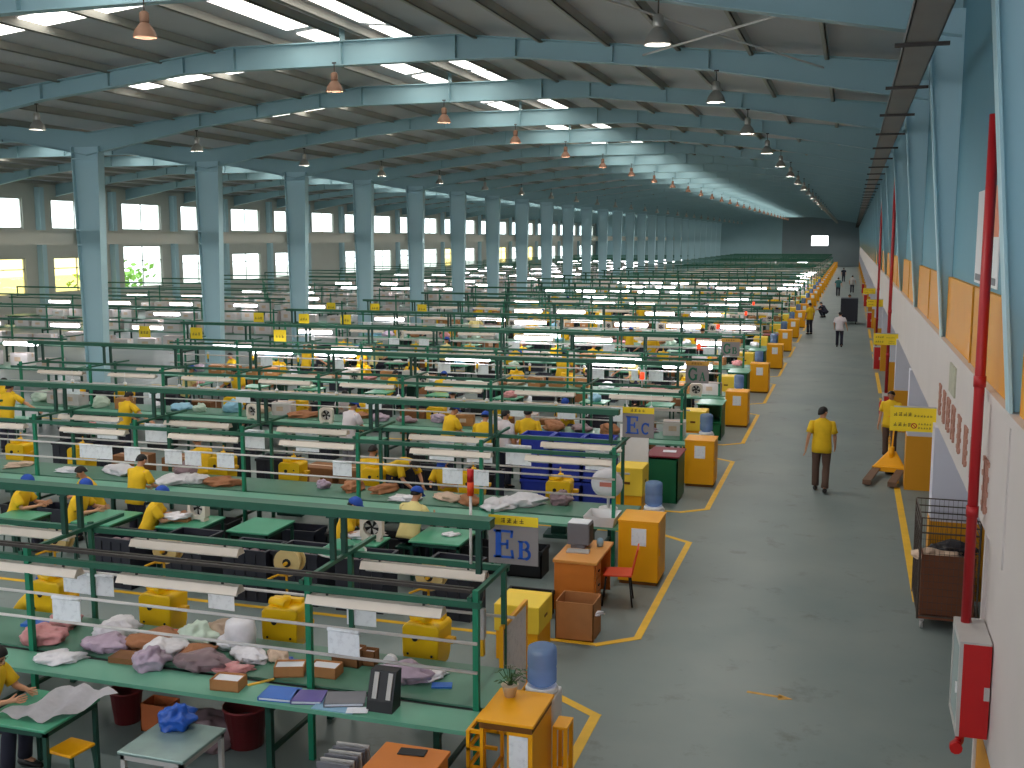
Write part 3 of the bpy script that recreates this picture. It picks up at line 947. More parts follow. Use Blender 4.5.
# ------------------------------------------------------------------ yellow eyelet machines
def machine_proto(reel):
    t = thing('riveting_machine', 'x', 'machine')
    b = MB()
    b.poly([(-0.18, -0.17, 0.5), (0.17, -0.17, 0.5), (0.2, -0.17, 0.62), (0.22, -0.17, 0.96), (0.19, -0.17, 1.0), (-0.17, -0.17, 1.0), (-0.22, -0.17, 0.95), (-0.22, -0.17, 0.66)], (0, 0.36, 0))
    es = [e for e in b.bm.edges]
    bmesh.ops.bevel(b.bm, geom=es, offset=0.018, segments=2, affect='EDGES', profile=0.5)
    obj('body', b, YELLOW, t)
    b = MB()
    b.cyl((-0.16, -0.02, 1.03), (0.06, -0.1, 1.03), 0.05, 12); b.cyl((0.02, 0.0, 0.99), (0.02, 0.0, 1.1), 0.045, 12); b.box((-0.19, 0.04, 0.99), (0.18, 0.14, 1.05), 0.012)
    obj('head', b, YELLOW, t)
    b = MB(); b.cyl((-0.06, -0.17, 0.84), (-0.06, -0.185, 0.84), 0.032, 12)
    obj('knob', b, BLACK, t)
    for x, z in ((0.1, 0.86), (-0.15, 0.66), (0.13, 0.66)):
        b = MB(); b.cyl((x, -0.17, z), (x, -0.178, z), 0.014, 8); obj('bolt', b, BLACK, t)
    b = MB(); b.box((0.23, -0.05, 0.78), (0.33, 0.05, 0.84), 0.01); obj('arm', b, YELDARK, t)
    b = MB(); b.box((-0.13, -0.1, 0.06), (0.13, 0.14, 0.52)); b.box((-0.25, -0.2, 0), (0.25, 0.25, 0.06)); obj('stand', b, DGREEN, t)
    b = MB(); b.cyl((0.0, 0.05, 1.03), (0.0, 0.05, 1.4 if reel else 1.2), 0.014, 8)
    if reel:
        b.tube([(0, 0.05, 1.36), (-0.1, -0.05, 1.33), (-0.17, -0.08, 1.3)], 0.014, 6); b.box((-0.035, -0.06, 1.34), (0.035, 0.12, 1.4))
        b.cyl((0, 0.0, 1.46), (0, 0.24, 1.46), 0.02, 8)
    obj('rod', b, YELDARK, t)
    if reel:
        b = MB(); b.cyl((0, 0.06, 1.46), (0, 0.09, 1.46), 0.16, 20); b.cyl((0, 0.09, 1.46), (0, 0.2, 1.46), 0.13, 20); b.cyl((0, 0.2, 1.46), (0, 0.23, 1.46), 0.16, 20)
        r_ = obj('reel', b, TAN, t)
        b = MB(); b.cyl((0, 0.052, 1.46), (0, 0.062, 1.46), 0.05, 12); obj('hub', b, BLACK, r_)
    return Proto(t)
MR, MN = machine_proto(True), machine_proto(False)
GM = 'yellow machines standing behind the benches'
MX = {1: [-4.26, -5.98, -7.6, -9.15], 2: [-4.66, -6.25, -8.1, -9.8, -11.3, -14.5, -16.0]}
for k in range(1, 19):
    y = ROWY[k - 1] + 1.48
    xr, xl, posts = ROWX[k]
    if k in MX:
        xs = MX[k]
    else:
        xs, x = [], xr - 1.3
        while x > xl + 0.5:
            xs.append(x + random.uniform(-0.2, 0.2))
            x -= random.choice((1.7, 1.7, 2.2, 3.4)) if k < 10 else random.choice((2.2, 3.4, 4.4))
    for i, x in enumerate(xs):
        (MR if k == 1 else MN).put((x, y if k > 1 else y - 0.02, 0.0), random.uniform(-0.12, 0.12), 'yellow riveting machine%s behind the %s bench row, %s from the aisle' % (' with tan reel' if k == 1 else '', rowname(k), nth(i + 1)), GM)

# ------------------------------------------------------------------ hanging paper sheets
ps = MB(); ps.box((-0.17, -0.004, -0.24), (0.17, 0.004, 0.0)); ps.cyl((-0.17, 0, 0.0), (0.17, 0, 0.0), 0.02, 8); PSH = ps.mesh('instruction_sheet', PAPER)
def sheets(k, xs, dy, z, side, sc=1.0):
    for i, x in enumerate(xs):
        o = obj('instruction_sheet', PSH, None, None, (x, ROWY[k - 1] + dy, z), random.uniform(-0.06, 0.06))
        o.scale = (sc, 1, sc)
        tag(o, 'white instruction sheet on the %s rail of the %s bench row, %s from the aisle' % (side, rowname(k), nth(i + 1)), 'paper', 'paper sheets clipped to the rack rails')
sheets(1, [-4.5, -7.68], -0.07, 1.39, 'front')
sheets(1, [-4.88, -6.6, -8.2, -8.55], 1.13, 1.22, 'rear')
sheets(2, [-5.6, -6.05, -8.02, -10.25, -10.9, -11.3, -12.15, -12.75, -13.1], -0.07, 1.4, 'front')
sheets(2, [-3.9, -5.3, -6.0, -6.7, -9.3, -10.4, -12.5, -13.6], 1.13, 1.6, 'rear', 1.35)
for k in range(3, 14):
    xr, xl, posts = ROWX[k]
    xs, x = [], xr - random.uniform(0.5, 1.5)
    while x > xl + 0.3:
        xs.append(x)
        x -= random.choice((0.5, 1.2, 2.5, 3.5))
    sheets(k, xs, -0.07, 1.4, 'front', 1.2)

# ------------------------------------------------------------------ clutter library
def crumple(seed, sx, sy, sz, amp=0.38, sub=4):
    b = MB()
    vs = b.sphere((0, 0, 0), 1.0, sub)
    for v in vs:
        n = noise.noise_vector(v.co * 1.7 + Vector((seed * 3.1, seed, 0)))
        v.co += v.co.normalized() * n.x * amp + n * amp * 0.5
        v.co += noise.noise_vector(v.co * 3.6 + Vector((seed, 0, 0))) * amp * 0.3
        v.co += v.co.normalized() * (abs(noise.noise(v.co * 6.0 + Vector((0, seed, 0)))) - 0.2) * amp * 0.45
    zmin = -0.55
    for v in vs:
        v.co.z = max(v.co.z, zmin) - zmin
        v.co.x *= sx; v.co.y *= sy; v.co.z *= sz
    return b
BAGM = {}
def bag_mesh(i, m):
    key = (i, m.name)
    if key not in BAGM:
        dims = [(0.22, 0.16, 0.12), (0.3, 0.18, 0.1), (0.2, 0.2, 0.16), (0.34, 0.2, 0.07), (0.26, 0.15, 0.14)][i % 5]
        BAGM[key] = crumple(i + 1, *dims).mesh('plastic_bag', m)
    return BAGM[key]
def bag(i, m, x, y, z, label, sc=1.0, rot=0.0, name='plastic_bag', cat='bag', group=None):
    o = obj(name, bag_mesh(i, m), None, None, (x, y, z), rot)
    o.scale = (sc,) * 3
    return tag(o, label, cat, group)
def open_box(name, w_, d_, h_, m, inner, label, loc, rot=0.0, cat='box', fill=0.7, group=None):
    t = thing(name, label, cat, loc, rot, group)
    b = MB(); e = min(0.012, w_ * 0.06)
    b.box((-w_ / 2, -d_ / 2, 0), (w_ / 2, d_ / 2, e)); b.box((-w_ / 2, -d_ / 2, 0), (w_ / 2, -d_ / 2 + e, h_)); b.box((-w_ / 2, d_ / 2 - e, 0), (w_ / 2, d_ / 2, h_))
    b.box((-w_ / 2, -d_ / 2, 0), (-w_ / 2 + e, d_ / 2, h_)); b.box((w_ / 2 - e, -d_ / 2, 0), (w_ / 2, d_ / 2, h_))
    obj('carton', b, m, t)
    if inner:
        b = MB(); b.box((-w_ / 2 + e, -d_ / 2 + e, e), (w_ / 2 - e, d_ / 2 - e, h_ * fill)); obj('contents', b, inner, t)
    return t
def flat(name, pts, z, th, m, label, cat, rot=None):
    b = MB(); b.poly([(p[0], p[1], z) for p in pts], (0, 0, th))
    return tag(obj(name, b, m), label, cat)
def rect(cx, cy, w_, d_, a=0.0):
    c, s = math.cos(a), math.sin(a)
    return [(cx + u * w_ / 2 * c - v * d_ / 2 * s, cy + u * w_ / 2 * s + v * d_ / 2 * c) for u, v in ((-1, -1), (1, -1), (1, 1), (-1, 1))]

ZB = 0.75
# nearest bench clutter
bag(0, BAGPK, -8.25, 9.3, ZB, 'pink and white plastic bag at the left end of the nearest bench', 1.0, 0.3)
bag(2, BAGPK, -8.32, 9.75, ZB, 'small pink bag behind the pink and white one at far left', 0.8)
flat('folded_sheet', rect(-8.7, 9.75, 0.3, 0.2, 0.2), ZB, 0.03, BRBLUE, 'blue folded sheet at the left edge of the nearest bench', 'sheet')
bag(3, BAGW, -7.72, 8.93, ZB, 'white crumpled cloth at the foot of the left rack post', 0.75, 0.4, 'crumpled_cloth', 'cloth')
bag(1, BAGP, -7.45, 9.35, ZB, 'pale purple plastic bag right of the left rack post', 0.9, 0.1)
bag(4, BAGW, -7.6, 9.7, ZB, 'white plastic bag standing behind the pale purple bag', 0.9, 0.8)
flat('cardboard_sheet', rect(-6.95, 9.15, 0.5, 0.22, 0.05), ZB, 0.06, CARDDK, 'brown cardboard tray lying between two white bags on the near bench', 'cardboard')
bag(1, BAGB, -6.95, 9.55, ZB, 'crumpled brown paper parcel with red edge on the nearest bench', 1.1, 0.3, 'paper_parcel', 'parcel')
flat('red_cloth', rect(-6.85, 9.85, 0.3, 0.12, 0.1), ZB, 0.08, REDORANGE, 'red cloth scrap behind the brown paper parcel', 'cloth')
bag(0, BAGW, -6.72, 9.32, ZB, 'white plastic bag in the middle of the nearest bench heap', 1.05, 1.0)
bag(2, BAGP, -6.7, 9.05, ZB, 'pale purple bag at the front of the nearest bench heap', 0.85, 0.5)
bag(2, BAGGN, -6.6, 9.75, ZB, 'greenish white bag at the back of the heap left of the reel machine', 1.0, 0.2)
bag(1, BAGB, -6.42, 9.45, ZB, 'crumpled brown paper between white and mauve bags', 0.7, 1.2, 'paper_parcel', 'parcel')
bag(1, BAGG, -6.2, 9.22, ZB, 'grey mauve bag lying at the front of the nearest bench heap', 0.95, 0.1)
bag(3, BAGPK, -5.85, 9.22, ZB, 'pinkish white crumpled bag at the right end of the heap', 0.6, 0.3)
bag(4, BAGT, -6.45, 9.95, ZB, 'cream bag in front of the second reel machine', 0.9, 0.4)
bag(0, BAGW, -6.2, 9.8, ZB, 'low white bag at the rear edge of the nearest bench', 0.8, 0.9)
bag(1, BAGW, -5.85, 9.55, ZB, 'white translucent bag lying right of the heap on the nearest bench', 0.75, -0.3)
bag(4, BAGT, -5.55, 9.6, ZB, 'tan bag touching the white translucent bag', 0.55, -0.5)
bag(3, BAGBL, -5.42, 9.6, ZB, 'small blue scrap beside the tan bag', 0.35, 0, 'blue_scrap', 'scrap')
for i, (x, y, r, m, lab) in enumerate([(-5.66, 8.85, 0.1, CARD, 'small open carton holding white parts at the bench front edge'),
                                       (-5.25, 9.33, 0.35, CARD, 'small open carton with white lining near the middle post'),
                                       (-4.9, 9.42, 0.05, CARD, 'small carton with white top just behind the middle rack post'),
                                       (-4.8, 9.75, 0.0, CARDDK, 'darker brown small carton at the rear of the bench by the middle post')]):
    open_box('small_carton', 0.3, 0.2, 0.11 if i < 3 else 0.18, m, PAPERW, lab, (x, y, ZB), r, 'box', 0.85, 'small cartons on the nearest bench')
open_box('small_carton', 0.14, 0.12, 0.16, CARDDK, PAPERW, 'upright little brown carton with a pale label right of the middle post', (-4.58, 9.8, ZB), 0, 'box', 0.8, 'small cartons on the nearest bench')
b = MB(); b.cyl((0, 0, 0), (0, 0.06, 0.0), 0.07, 14); b.cyl((0, -0.01, 0), (0, 0.07, 0), 0.03, 10)
tag(obj('tape_roll', b, WHITE, None, (-4.35, 9.75, ZB + 0.07)), 'roll of white tape beside the upright little carton', 'tape')
flat('ruler', rect(-5.42, 9.05, 0.28, 0.04, 0.9), ZB, 0.008, LINEYEL, 'yellow strip lying beside the carton on the bench edge', 'ruler')
def binder(x, y, a, m, lab, w_=0.34, d_=0.28, z=ZB):
    t = thing('ring_binder', lab, 'binder', (x, y, z), a)
    b = MB(); b.box((-w_ / 2, -d_ / 2, 0), (w_ / 2, d_ / 2, 0.006)); b.box((-w_ / 2, -d_ / 2, 0.03), (w_ / 2, d_ / 2, 0.036)); b.box((-w_ / 2, -d_ / 2, 0), (-w_ / 2 + 0.006, d_ / 2, 0.036)); obj('cover', b, m, t)
    b = MB(); b.box((-w_ / 2 + 0.01, -d_ / 2 + 0.01, 0.006), (w_ / 2 - 0.015, d_ / 2 - 0.01, 0.03)); obj('pages', b, PAPERW, t)
binder(-5.08, 8.82, 0.1, BRBLUE, 'bright blue ring binder at the bench front left of the post')
binder(-4.78, 8.84, 0.25, PURPLE, 'purple ring binder overlapping the bench front right of the blue one', 0.3, 0.26, ZB)
binder(-4.42, 8.88, 0.35, GREY, 'grey folder lying on papers at the bench front', 0.38, 0.28, ZB + 0.012)
flat('paper_sheet', rect(-4.45, 8.8, 0.42, 0.3, 0.0), ZB, 0.01, mat('pale_blue_paper', (140, 178, 206), 0.7), 'pale blue papers under the grey folder', 'paper')
flat('paper_sheet', rect(-4.22, 8.72, 0.2, 0.12, 0.3), ZB + 0.012, 0.006, PAPERW, 'white paper slip at the edge beside the grey folder', 'paper')
t = thing('label_printer', 'black device with pale vertical strips standing at the bench front', 'device', (-4.02, 8.86, ZB))
b = MB(); b.poly([(-0.13, -0.1, 0), (-0.13, 0.1, 0), (-0.13, 0.14, 0.36), (-0.13, 0.02, 0.36), (-0.13, -0.08, 0.1)], (0.26, 0, 0)); obj('body', b, BLACK, t)
b = MB()
for x in (-0.08, 0.06):
    b.poly([(x, -0.075, 0.12), (x + 0.045, -0.075, 0.12), (x + 0.045, 0.012, 0.345), (x, 0.012, 0.345)], (0, -0.01, 0.004))
obj('pale_strip', b, LGREY, t)
bag(1, BAGP, -4.1, 9.55, ZB, 'purple and white bundle behind the black device', 0.95, 0.1)
bag(3, BAGW, -3.9, 9.65, ZB, 'white rumpled bag with yellow corner at the bench rear', 0.6, 0.6)
flat('blue_sheet', rect(-3.68, 9.5, 0.2, 0.12, 0.3), ZB, 0.015, BRBLUE, 'small bright blue sheet near the right end of the nearest bench', 'sheet')
b = MB(); b.lathe([(0.11, 0), (0.16, 0.03), (0.17, 0.2), (0.15, 0.3), (0.08, 0.33)], n=16)
tag(obj('plastic_sack', b, BAGW, None, (-6.1, 9.8, ZB)), 'upright translucent white sack between the reel machines', 'sack')
t = thing('tape_gun', 'yellow handled silver tool hanging at the right end of the front rail', 'tool', (-3.42, 9.95, 1.2))
b = MB(); b.box((-0.04, -0.04, -0.1), (0.04, 0.04, 0.22), 0.015); obj('body', b, LGREY, t)
b = MB(); b.box((-0.03, -0.03, -0.28), (0.03, 0.03, -0.1), 0.01); obj('handle', b, YELDARK, t)
b = MB(); b.cyl((0, 0, 0.22), (0, 0.2, 0.54), 0.008, 6); obj('hook', b, DARKRAIL, t)

# things under / in front of the nearest bench
def bucket(x, y, m, lab, r=0.17, h=0.36):
    t = thing('bucket', lab, 'bucket', (x, y, 0))
    b = MB(); b.lathe([(r * 0.78, 0), (r, h), (r * 1.05, h), (r * 1.05, h - 0.03), (r * 0.95, h - 0.02), (r * 0.76, 0.02)], n=18, cap=True); obj('tub', b, m, t)
    b = MB(); b.lathe([(r * 0.88, h * 0.6), (0.01, h * 0.62)], n=18, cap=False); obj('contents', b, BAGG, t)
DRED = mat('dark_red_plastic', (128, 44, 48), 0.5, 0, 0.15)
bucket(-7.2, 9.3, DRED, 'dark red bucket under the nearest bench behind the stool')
bucket(-5.7, 9.2, DRED, 'dull red tub under the nearest bench behind the metal table', 0.22, 0.42)
open_box('orange_carton', 0.32, 0.24, 0.3, mat('orange_card', (198, 108, 62), 0.8), None, 'orange carton standing under the nearest bench', (-6.75, 9.25, 0.0), 0.0)
def small_table(x, y, w_, d_, lab, top=SLAB, z=0.72, rim=DGREEN, rot=0.0):
    t = thing('small_table', lab, 'table', (x, y, 0), rot)
    b = MB(); b.box((-w_ / 2, -d_ / 2, z - 0.03), (w_ / 2, d_ / 2, z), 0.008); obj('tabletop', b, top, t)
    b = MB()
    b.box((-w_ / 2 + 0.02, -d_ / 2 + 0.02, z - 0.08), (w_ / 2 - 0.02, -d_ / 2 + 0.05, z - 0.03)); b.box((-w_ / 2 + 0.02, d_ / 2 - 0.05, z - 0.08), (w_ / 2 - 0.02, d_ / 2 - 0.02, z - 0.03))
    b.box((-w_ / 2 + 0.02, -d_ / 2 + 0.05, z - 0.08), (-w_ / 2 + 0.05, d_ / 2 - 0.05, z - 0.03)); b.box((w_ / 2 - 0.05, -d_ / 2 + 0.05, z - 0.08), (w_ / 2 - 0.02, d_ / 2 - 0.05, z - 0.03))
    obj('apron', b, rim, t)
    for sx in (-1, 1):
        for sy in (-1, 1):
            b = MB(); cx, cy = sx * (w_ / 2 - 0.04), sy * (d_ / 2 - 0.04)
            b.box((cx - 0.02, cy - 0.02, 0), (cx + 0.02, cy + 0.02, z - 0.03)); obj('leg', b, rim, t)
    return t
STEELT = mat('worn_steel_green_top', (128, 150, 146), 0.3, 0.3, 0.3, 4)
small_table(-5.56, 7.78, 0.66, 0.68, 'worn metal topped table in front of the nearest bench', STEELT, 0.72, LGREY)
bag(2, BAGBL, -5.68, 8.02, 0.72, 'blue plastic bag heaped on the back of the worn metal table', 0.8, 0.2)
bag(4, BAGG, -6.15, 9.0, 0.0, 'grey sack standing behind the blue bag under the bench', 1.5, 0.2, 'grey_sack', 'sack')
small_table(-7.12, 7.95, 0.75, 0.75, 'green table at the lower left corner with white cloth on it', SLAB)
b = MB()
N = 10
vv = [[b.bm.verts.new((-0.28 + 0.56 * i / N + 0.25 * j / N, -0.33 + 0.68 * j / N, 0.02 + 0.03 * math.sin(i * 1.3 + j) + 0.12 * max(0, j / N - 0.6))) for i in range(N + 1)] for j in range(N + 1)]
for j in range(N):
    for i in range(N):
        f = b.bm.faces.new([vv[j][i], vv[j][i + 1], vv[j + 1][i + 1], vv[j + 1][i]]); f.smooth = True
bmesh.ops.solidify(b.bm, geom=b.bm.faces[:], thickness=0.01)
tag(obj('white_cloth', b, BAGW, None, (-7.1, 8.02, 0.73)), 'white cloth spread over the green corner table', 'cloth')
def stool(x, y, m, lab, z=0.45, s=0.3):
    t = thing('stool', lab, 'stool', (x, y, 0), random.uniform(-0.2, 0.2))
    b = MB(); b.box((-s / 2, -s / 2, z - 0.03), (s / 2, s / 2, z), 0.01); obj('seat', b, m, t)
    for sx in (-1, 1):
        for sy in (-1, 1):
            b = MB(); b.cyl((sx * s * 0.42, sy * s * 0.42, z - 0.03), (sx * s * 0.52, sy * s * 0.52, 0), 0.012, 8); obj('leg', b, DGREEN, t)
stool(-6.72, 7.86, CABYEL, 'yellow topped stool left of the worn metal table')
# desk at the bottom edge
t = thing('orange_desk', 'orange wooden desk at the bottom edge in front of the nearest bench', 'desk', (-3.42, 7.85, 0))
b = MB(); b.box((-0.3, -0.45, 0.71), (0.3, 0.4, 0.75), 0.006); obj('desktop', b, ORANGEWOOD, t)
b = MB(); b.box((-0.28, -0.43, 0), (-0.25, 0.38, 0.71)); b.box((0.25, -0.43, 0), (0.28, 0.38, 0.71)); b.box((-0.25, 0.34, 0.2), (0.25, 0.37, 0.71)); obj('carcass', b, ORANGEWOOD, t)
b = MB(); b.box((-0.12, -0.06, 0), (0.12, 0.06, 0.012), 0.004)
tag(obj('black_tablet', b, BLACK, None, (-3.42, 8.12, 0.75), 0.1), 'flat black tablet lying on the orange desk', 'tablet')
for i in range(6):
    b = MB(); b.box((-0.15, -0.012, 0), (0.15, 0.012, 0.3)); 
    tag(obj('magazine_file', b, LGREY if i % 2 else GREY, None, (-3.98, 7.75 + i * 0.075, 0.45), 0.05), '%s upright file on the rack by the orange desk, %s from the front' % ('pale' if i % 2 else 'grey', nth(i + 1)), 'file', 'files in a rack')
t = thing('file_rack', 'low dark rack holding upright files left of the orange desk', 'rack', (-3.98, 7.94, 0))
b = MB(); b.box((-0.2, -0.3, 0.42), (0.2, 0.3, 0.45)); obj('shelf', b, DARKRAIL, t)
for sx in (-1, 1):
    for sy in (-1, 1):
        b = MB(); b.box((sx * 0.18 - 0.015, sy * 0.28 - 0.015, 0), (sx * 0.18 + 0.015, sy * 0.28 + 0.015, 0.42)); obj('leg', b, DARKRAIL, t)

# ------------------------------------------------------------------ row-end furniture
def cabinet_proto():
    t = thing('end_cabinet', 'x', 'cabinet')
    b = MB(); b.box((0, 0, 0.05), (0.6, 0.66, 0.95), 0.01); obj('body', b, CABYEL, t)
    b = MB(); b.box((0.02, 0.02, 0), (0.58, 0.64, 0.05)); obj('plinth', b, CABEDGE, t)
    b = MB(); b.box((-0.01, -0.01, 0.95), (0.61, 0.67, 0.975), 0.005); obj('top', b, CABYEL, t)
    b = MB(); b.box((0.2, -0.006, 0.6), (0.42, 0.0, 0.86)); obj('notice', b, PAPER, t)
    b = MB(); b.box((0.6, 0.05, 0.1), (0.606, 0.61, 0.92)); b.box((0.606, 0.08, 0.45), (0.62, 0.1, 0.55)); obj('door', b, CABYEL, t)
    return Proto(t)
CAB = cabinet_proto()
cy = {2: 15.45, 3: 22.2, 4: 29.75}
for k in range(2, len(ROWY) + 1):
    y = cy.get(k, ROWY[k - 1] - 0.7)
    CAB.put((-3.16 if k < 5 else -3.11 + random.uniform(0, 0.05), y, 0), 0, 'orange yellow cabinet with notice at the aisle end of the %s bench row' % rowname(k), 'yellow cabinets at the row ends', (1, 1, 1.0))
# green top on the second row's cabinet
def dispenser_proto():
    t = thing('water_dispenser', 'x', 'water dispenser')
    b = MB(); b.box((-0.16, -0.16, 0), (0.16, 0.16, 0.84), 0.02); b.box((-0.1, -0.19, 0.5), (0.1, -0.16, 0.54)); obj('body', b, WHITE, t)
    b = MB(); b.cyl((-0.05, -0.17, 0.68), (-0.05, -0.21, 0.66), 0.015, 8); b.cyl((0.05, -0.17, 0.68), (0.05, -0.21, 0.66), 0.015, 8); obj('tap', b, RED, t)
    b = MB(); b.lathe([(0.155, 0.84), (0.16, 0.87), (0.14, 0.90)], n=20); obj('collar', b, WHITE, t)
    b = MB(); b.lathe([(0.03, 0.87), (0.09, 0.90), (0.14, 0.94), (0.14, 1.06), (0.132, 1.08), (0.14, 1.10), (0.14, 1.22), (0.135, 1.27), (0.1, 1.29)], n=22); obj('bottle', b, BLUEGLASS, t)
    return Proto(t)
DSP = dispenser_proto()
DSP.put((-2.66, 9.5, 0.0), 0, 'water dispenser with blue bottle behind the plant lectern', 'water dispensers at the row ends')
DSP.put((-2.86, 16.75, 0.0), 0, 'water dispenser with blue bottle behind the second row cabinet', 'water dispensers at the row ends')
for k in range(3, 16):
    DSP.put((-2.92, ROWY[k - 1] + 0.55 + random.uniform(-.1, .1), 0), 0, 'water dispenser at the aisle end of the %s bench row' % rowname(k), 'water dispensers at the row ends')
def crate_proto():
    t = thing('yellow_crate', 'x', 'crate')
    b = MB(); b.box((0.02, 0.02, 0), (0.55, 0.6, 0.36)); obj('base', b, CABYEL, t)
    b = MB(); b.box((0, 0, 0.36), (0.57, 0.62, 0.7), 0.012); obj('lid', b, CRATEYEL, t)
    b = MB(); b.box((0.2, -0.004, 0.5), (0.32, 0.0, 0.53)); b.box((0.57, 0.25, 0.5), (0.574, 0.37, 0.53)); obj('handle', b, CABEDGE, t)
    return Proto(t)
CRT = crate_proto()
CRT.put((-4.0, 12.1, 0), 0, 'pale yellow lidded crate behind the nearest bench and notice board', 'yellow lidded crates at the row ends')
CRT.put((-3.92, 18.75, 0), 0, 'tall yellow lidded crate left of the maroon topped cabinet', 'yellow lidded crates at the row ends', (0.9, 1, 1.5))
for k in range(3, 18):
    CRT.put((-3.8 + random.uniform(-.1, .2), ROWY[k - 1] + 2.6 + random.uniform(-.2, .2), 0), 0, 'yellow lidded crate beyond the aisle end of the %s bench row' % rowname(k), 'yellow lidded crates at the row ends', (1, 1, 1.4))
def green_desk(y, top, lab, x=-3.66, it=True):
    t = thing('green_cabinet', lab, 'cabinet', (x, y, 0))
    b = MB(); b.box((0, 0, 0.03), (0.03, 0.9, 0.9)); b.box((0.57, 0, 0.03), (0.6, 0.9, 0.9)); b.box((0.03, 0.87, 0.03), (0.57, 0.9, 0.9)); b.box((0.03, 0.02, 0.03), (0.57, 0.87, 0.06)); b.box((0.03, 0.04, 0.42), (0.57, 0.87, 0.45)); b.box((0.0, 0.0, 0.0), (0.6, 0.03, 0.86 if it else 0.4)); obj('body', b, CABGREEN, t)
    b = MB(); b.box((-0.03, -0.03, 0.9), (0.63, 0.93, 0.93), 0.006); obj('top', b, top, t)
    return t
green_desk(20.6, MAROON, 'dark green cabinet with maroon top behind the second row water bottle')
flat('paper_sheet', rect(-3.3, 21.1, 0.26, 0.2, 0.1), 0.93, 0.008, PAPERW, 'white paper on the maroon cabinet top', 'paper')
green_desk(27.6, SLAB, 'green open fronted cabinet left of the third yellow cabinet', -3.62, False)
for k in range(4, 14):
    green_desk(ROWY[k - 1] + 4.2, SLAB if k % 3 else MAROON, 'green cabinet standing at the aisle end beyond the %s bench row' % rowname(k), -3.6, k % 2 == 0)

# lectern with plant (nearest row end)
t = thing('lectern', 'yellow lectern with a flat top and a paper notice at the nearest row end', 'lectern', (-2.95, 8.5, 0))
b = MB(); b.box((-0.02, -0.02, 0.93), (0.5, 0.68, 0.96), 0.006); obj('top', b, CABYEL, t)
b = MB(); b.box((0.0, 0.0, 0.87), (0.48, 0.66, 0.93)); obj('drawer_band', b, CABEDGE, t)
b = MB(); b.box((0.25, 0.02, 0.0), (0.48, 0.64, 0.87)); obj('body', b, CABYEL, t)
b = MB(); b.box((0.27, 0.012, 0.5), (0.44, 0.02, 0.83)); obj('notice', b, PAPER, t)
b = MB()
b.box((0.0, 0.02, 0.0), (0.03, 0.05, 0.87)); b.box((0.0, 0.6, 0), (0.03, 0.63, 0.87)); b.box((0.0, 0.05, 0.3), (0.03, 0.6, 0.33)); b.box((0.03, 0.02, 0.3), (0.25, 0.05, 0.33))
for z in (0.42, 0.6, 0.76):
    b.box((-0.12, 0.1, z), (0.0, 0.13, z + 0.03)); b.box((-0.12, 0.5, z), (0.0, 0.53, z + 0.03)); b.box((-0.15, 0.08, z), (-0.12, 0.55, z + 0.03))
b.box((-0.15, 0.08, 0), (-0.12, 0.11, 0.76)); b.box((-0.15, 0.52, 0), (-0.12, 0.55, 0.76))
obj('side_frame', b, CABYEL, t)
t = thing('potted_plant', 'small potted plant standing on the yellow lectern', 'plant', (-2.83, 9.02, 0.96))
b = MB(); b.lathe([(0.05, 0), (0.075, 0.1), (0.085, 0.11), (0.075, 0.11)], n=14); obj('pot', b, POT, t)
b = MB(); b.lathe([(0.072, 0.1), (0.005, 0.115)], n=14, cap=False); obj('soil', b, SOIL, t)
b = MB()
rd = random.Random(5)
for i in range(26):
    a, e, l = rd.uniform(0, 2 * PI), rd.uniform(0.5, 1.4), rd.uniform(0.08, 0.2)
    tip = Vector((math.cos(a) * math.cos(e) * l, math.sin(a) * math.cos(e) * l, 0.11 + math.sin(e) * l))
    b.cyl((0, 0, 0.1), tip, 0.003, 4)
    s_ = Vector((-math.sin(a), math.cos(a), 0)) * 0.02
    o_ = Vector((math.cos(a), math.sin(a), -0.3)) * 0.06
    v = [b.bm.verts.new(p) for p in (tip, tip + o_ * 0.5 + s_, tip + o_, tip + o_ * 0.5 - s_)]
    b.bm.faces.new(v)
obj('foliage', b, LEAF, t)
def frame_stool(x, y, w_, d_, z, lab):
    t = thing('yellow_stool', lab, 'stool', (x, y, 0))
    b = MB(); b.box((-w_ / 2, -d_ / 2, z - 0.03), (w_ / 2, d_ / 2, z), 0.006); obj('seat', b, CABYEL, t)
    for sx in (-1, 1):
        for sy in (-1, 1):
            b = MB(); cx, cy_ = sx * (w_ / 2 - 0.02), sy * (d_ / 2 - 0.02); b.box((cx - 0.018, cy_ - 0.018, 0), (cx + 0.018, cy_ + 0.018, z - 0.03)); obj('leg', b, CABYEL, t)
    b = MB(); b.box((-w_ / 2 + 0.03, -d_ / 2 + 0.01, 0.3), (w_ / 2 - 0.03, -d_ / 2 + 0.03, 0.33)); b.box((-w_ / 2 + 0.03, d_ / 2 - 0.03, 0.3), (w_ / 2 - 0.03, d_ / 2 - 0.01, 0.33)); obj('stretcher', b, CABYEL, t)
frame_stool(-2.36, 9.15, 0.14, 0.24, 0.72, 'narrow yellow stand on the aisle side of the lectern')
# notice board
t = thing('notice_board', 'leaning white notice board in a yellow frame behind the lectern', 'notice board', (-3.27, 10.12, 0.0))
b = MB(); b.box((-0.01, 0.03, 0.23), (0.01, 0.87, 1.14)); obj('panel', b, paper_mat('board_print', (222, 214, 214), (170, 160, 166), 30), t)
b = MB(); b.box((-0.02, 0, 1.14), (0.02, 0.9, 1.18)); b.box((-0.02, 0, 0.2), (0.02, 0.9, 0.23)); b.box((-0.02, 0, 0.23), (0.02, 0.03, 1.14)); b.box((-0.02, 0.87, 0.23), (0.02, 0.9, 1.14)); obj('frame', b, CABYEL, t)
for yy in (0.05, 0.82):
    b = MB(); b.box((-0.02, yy, 0), (0.02, yy + 0.035, 0.2)); b.box((-0.25, yy, 0), (0.2, yy + 0.035, 0.03)); obj('foot', b, CABYEL, t)
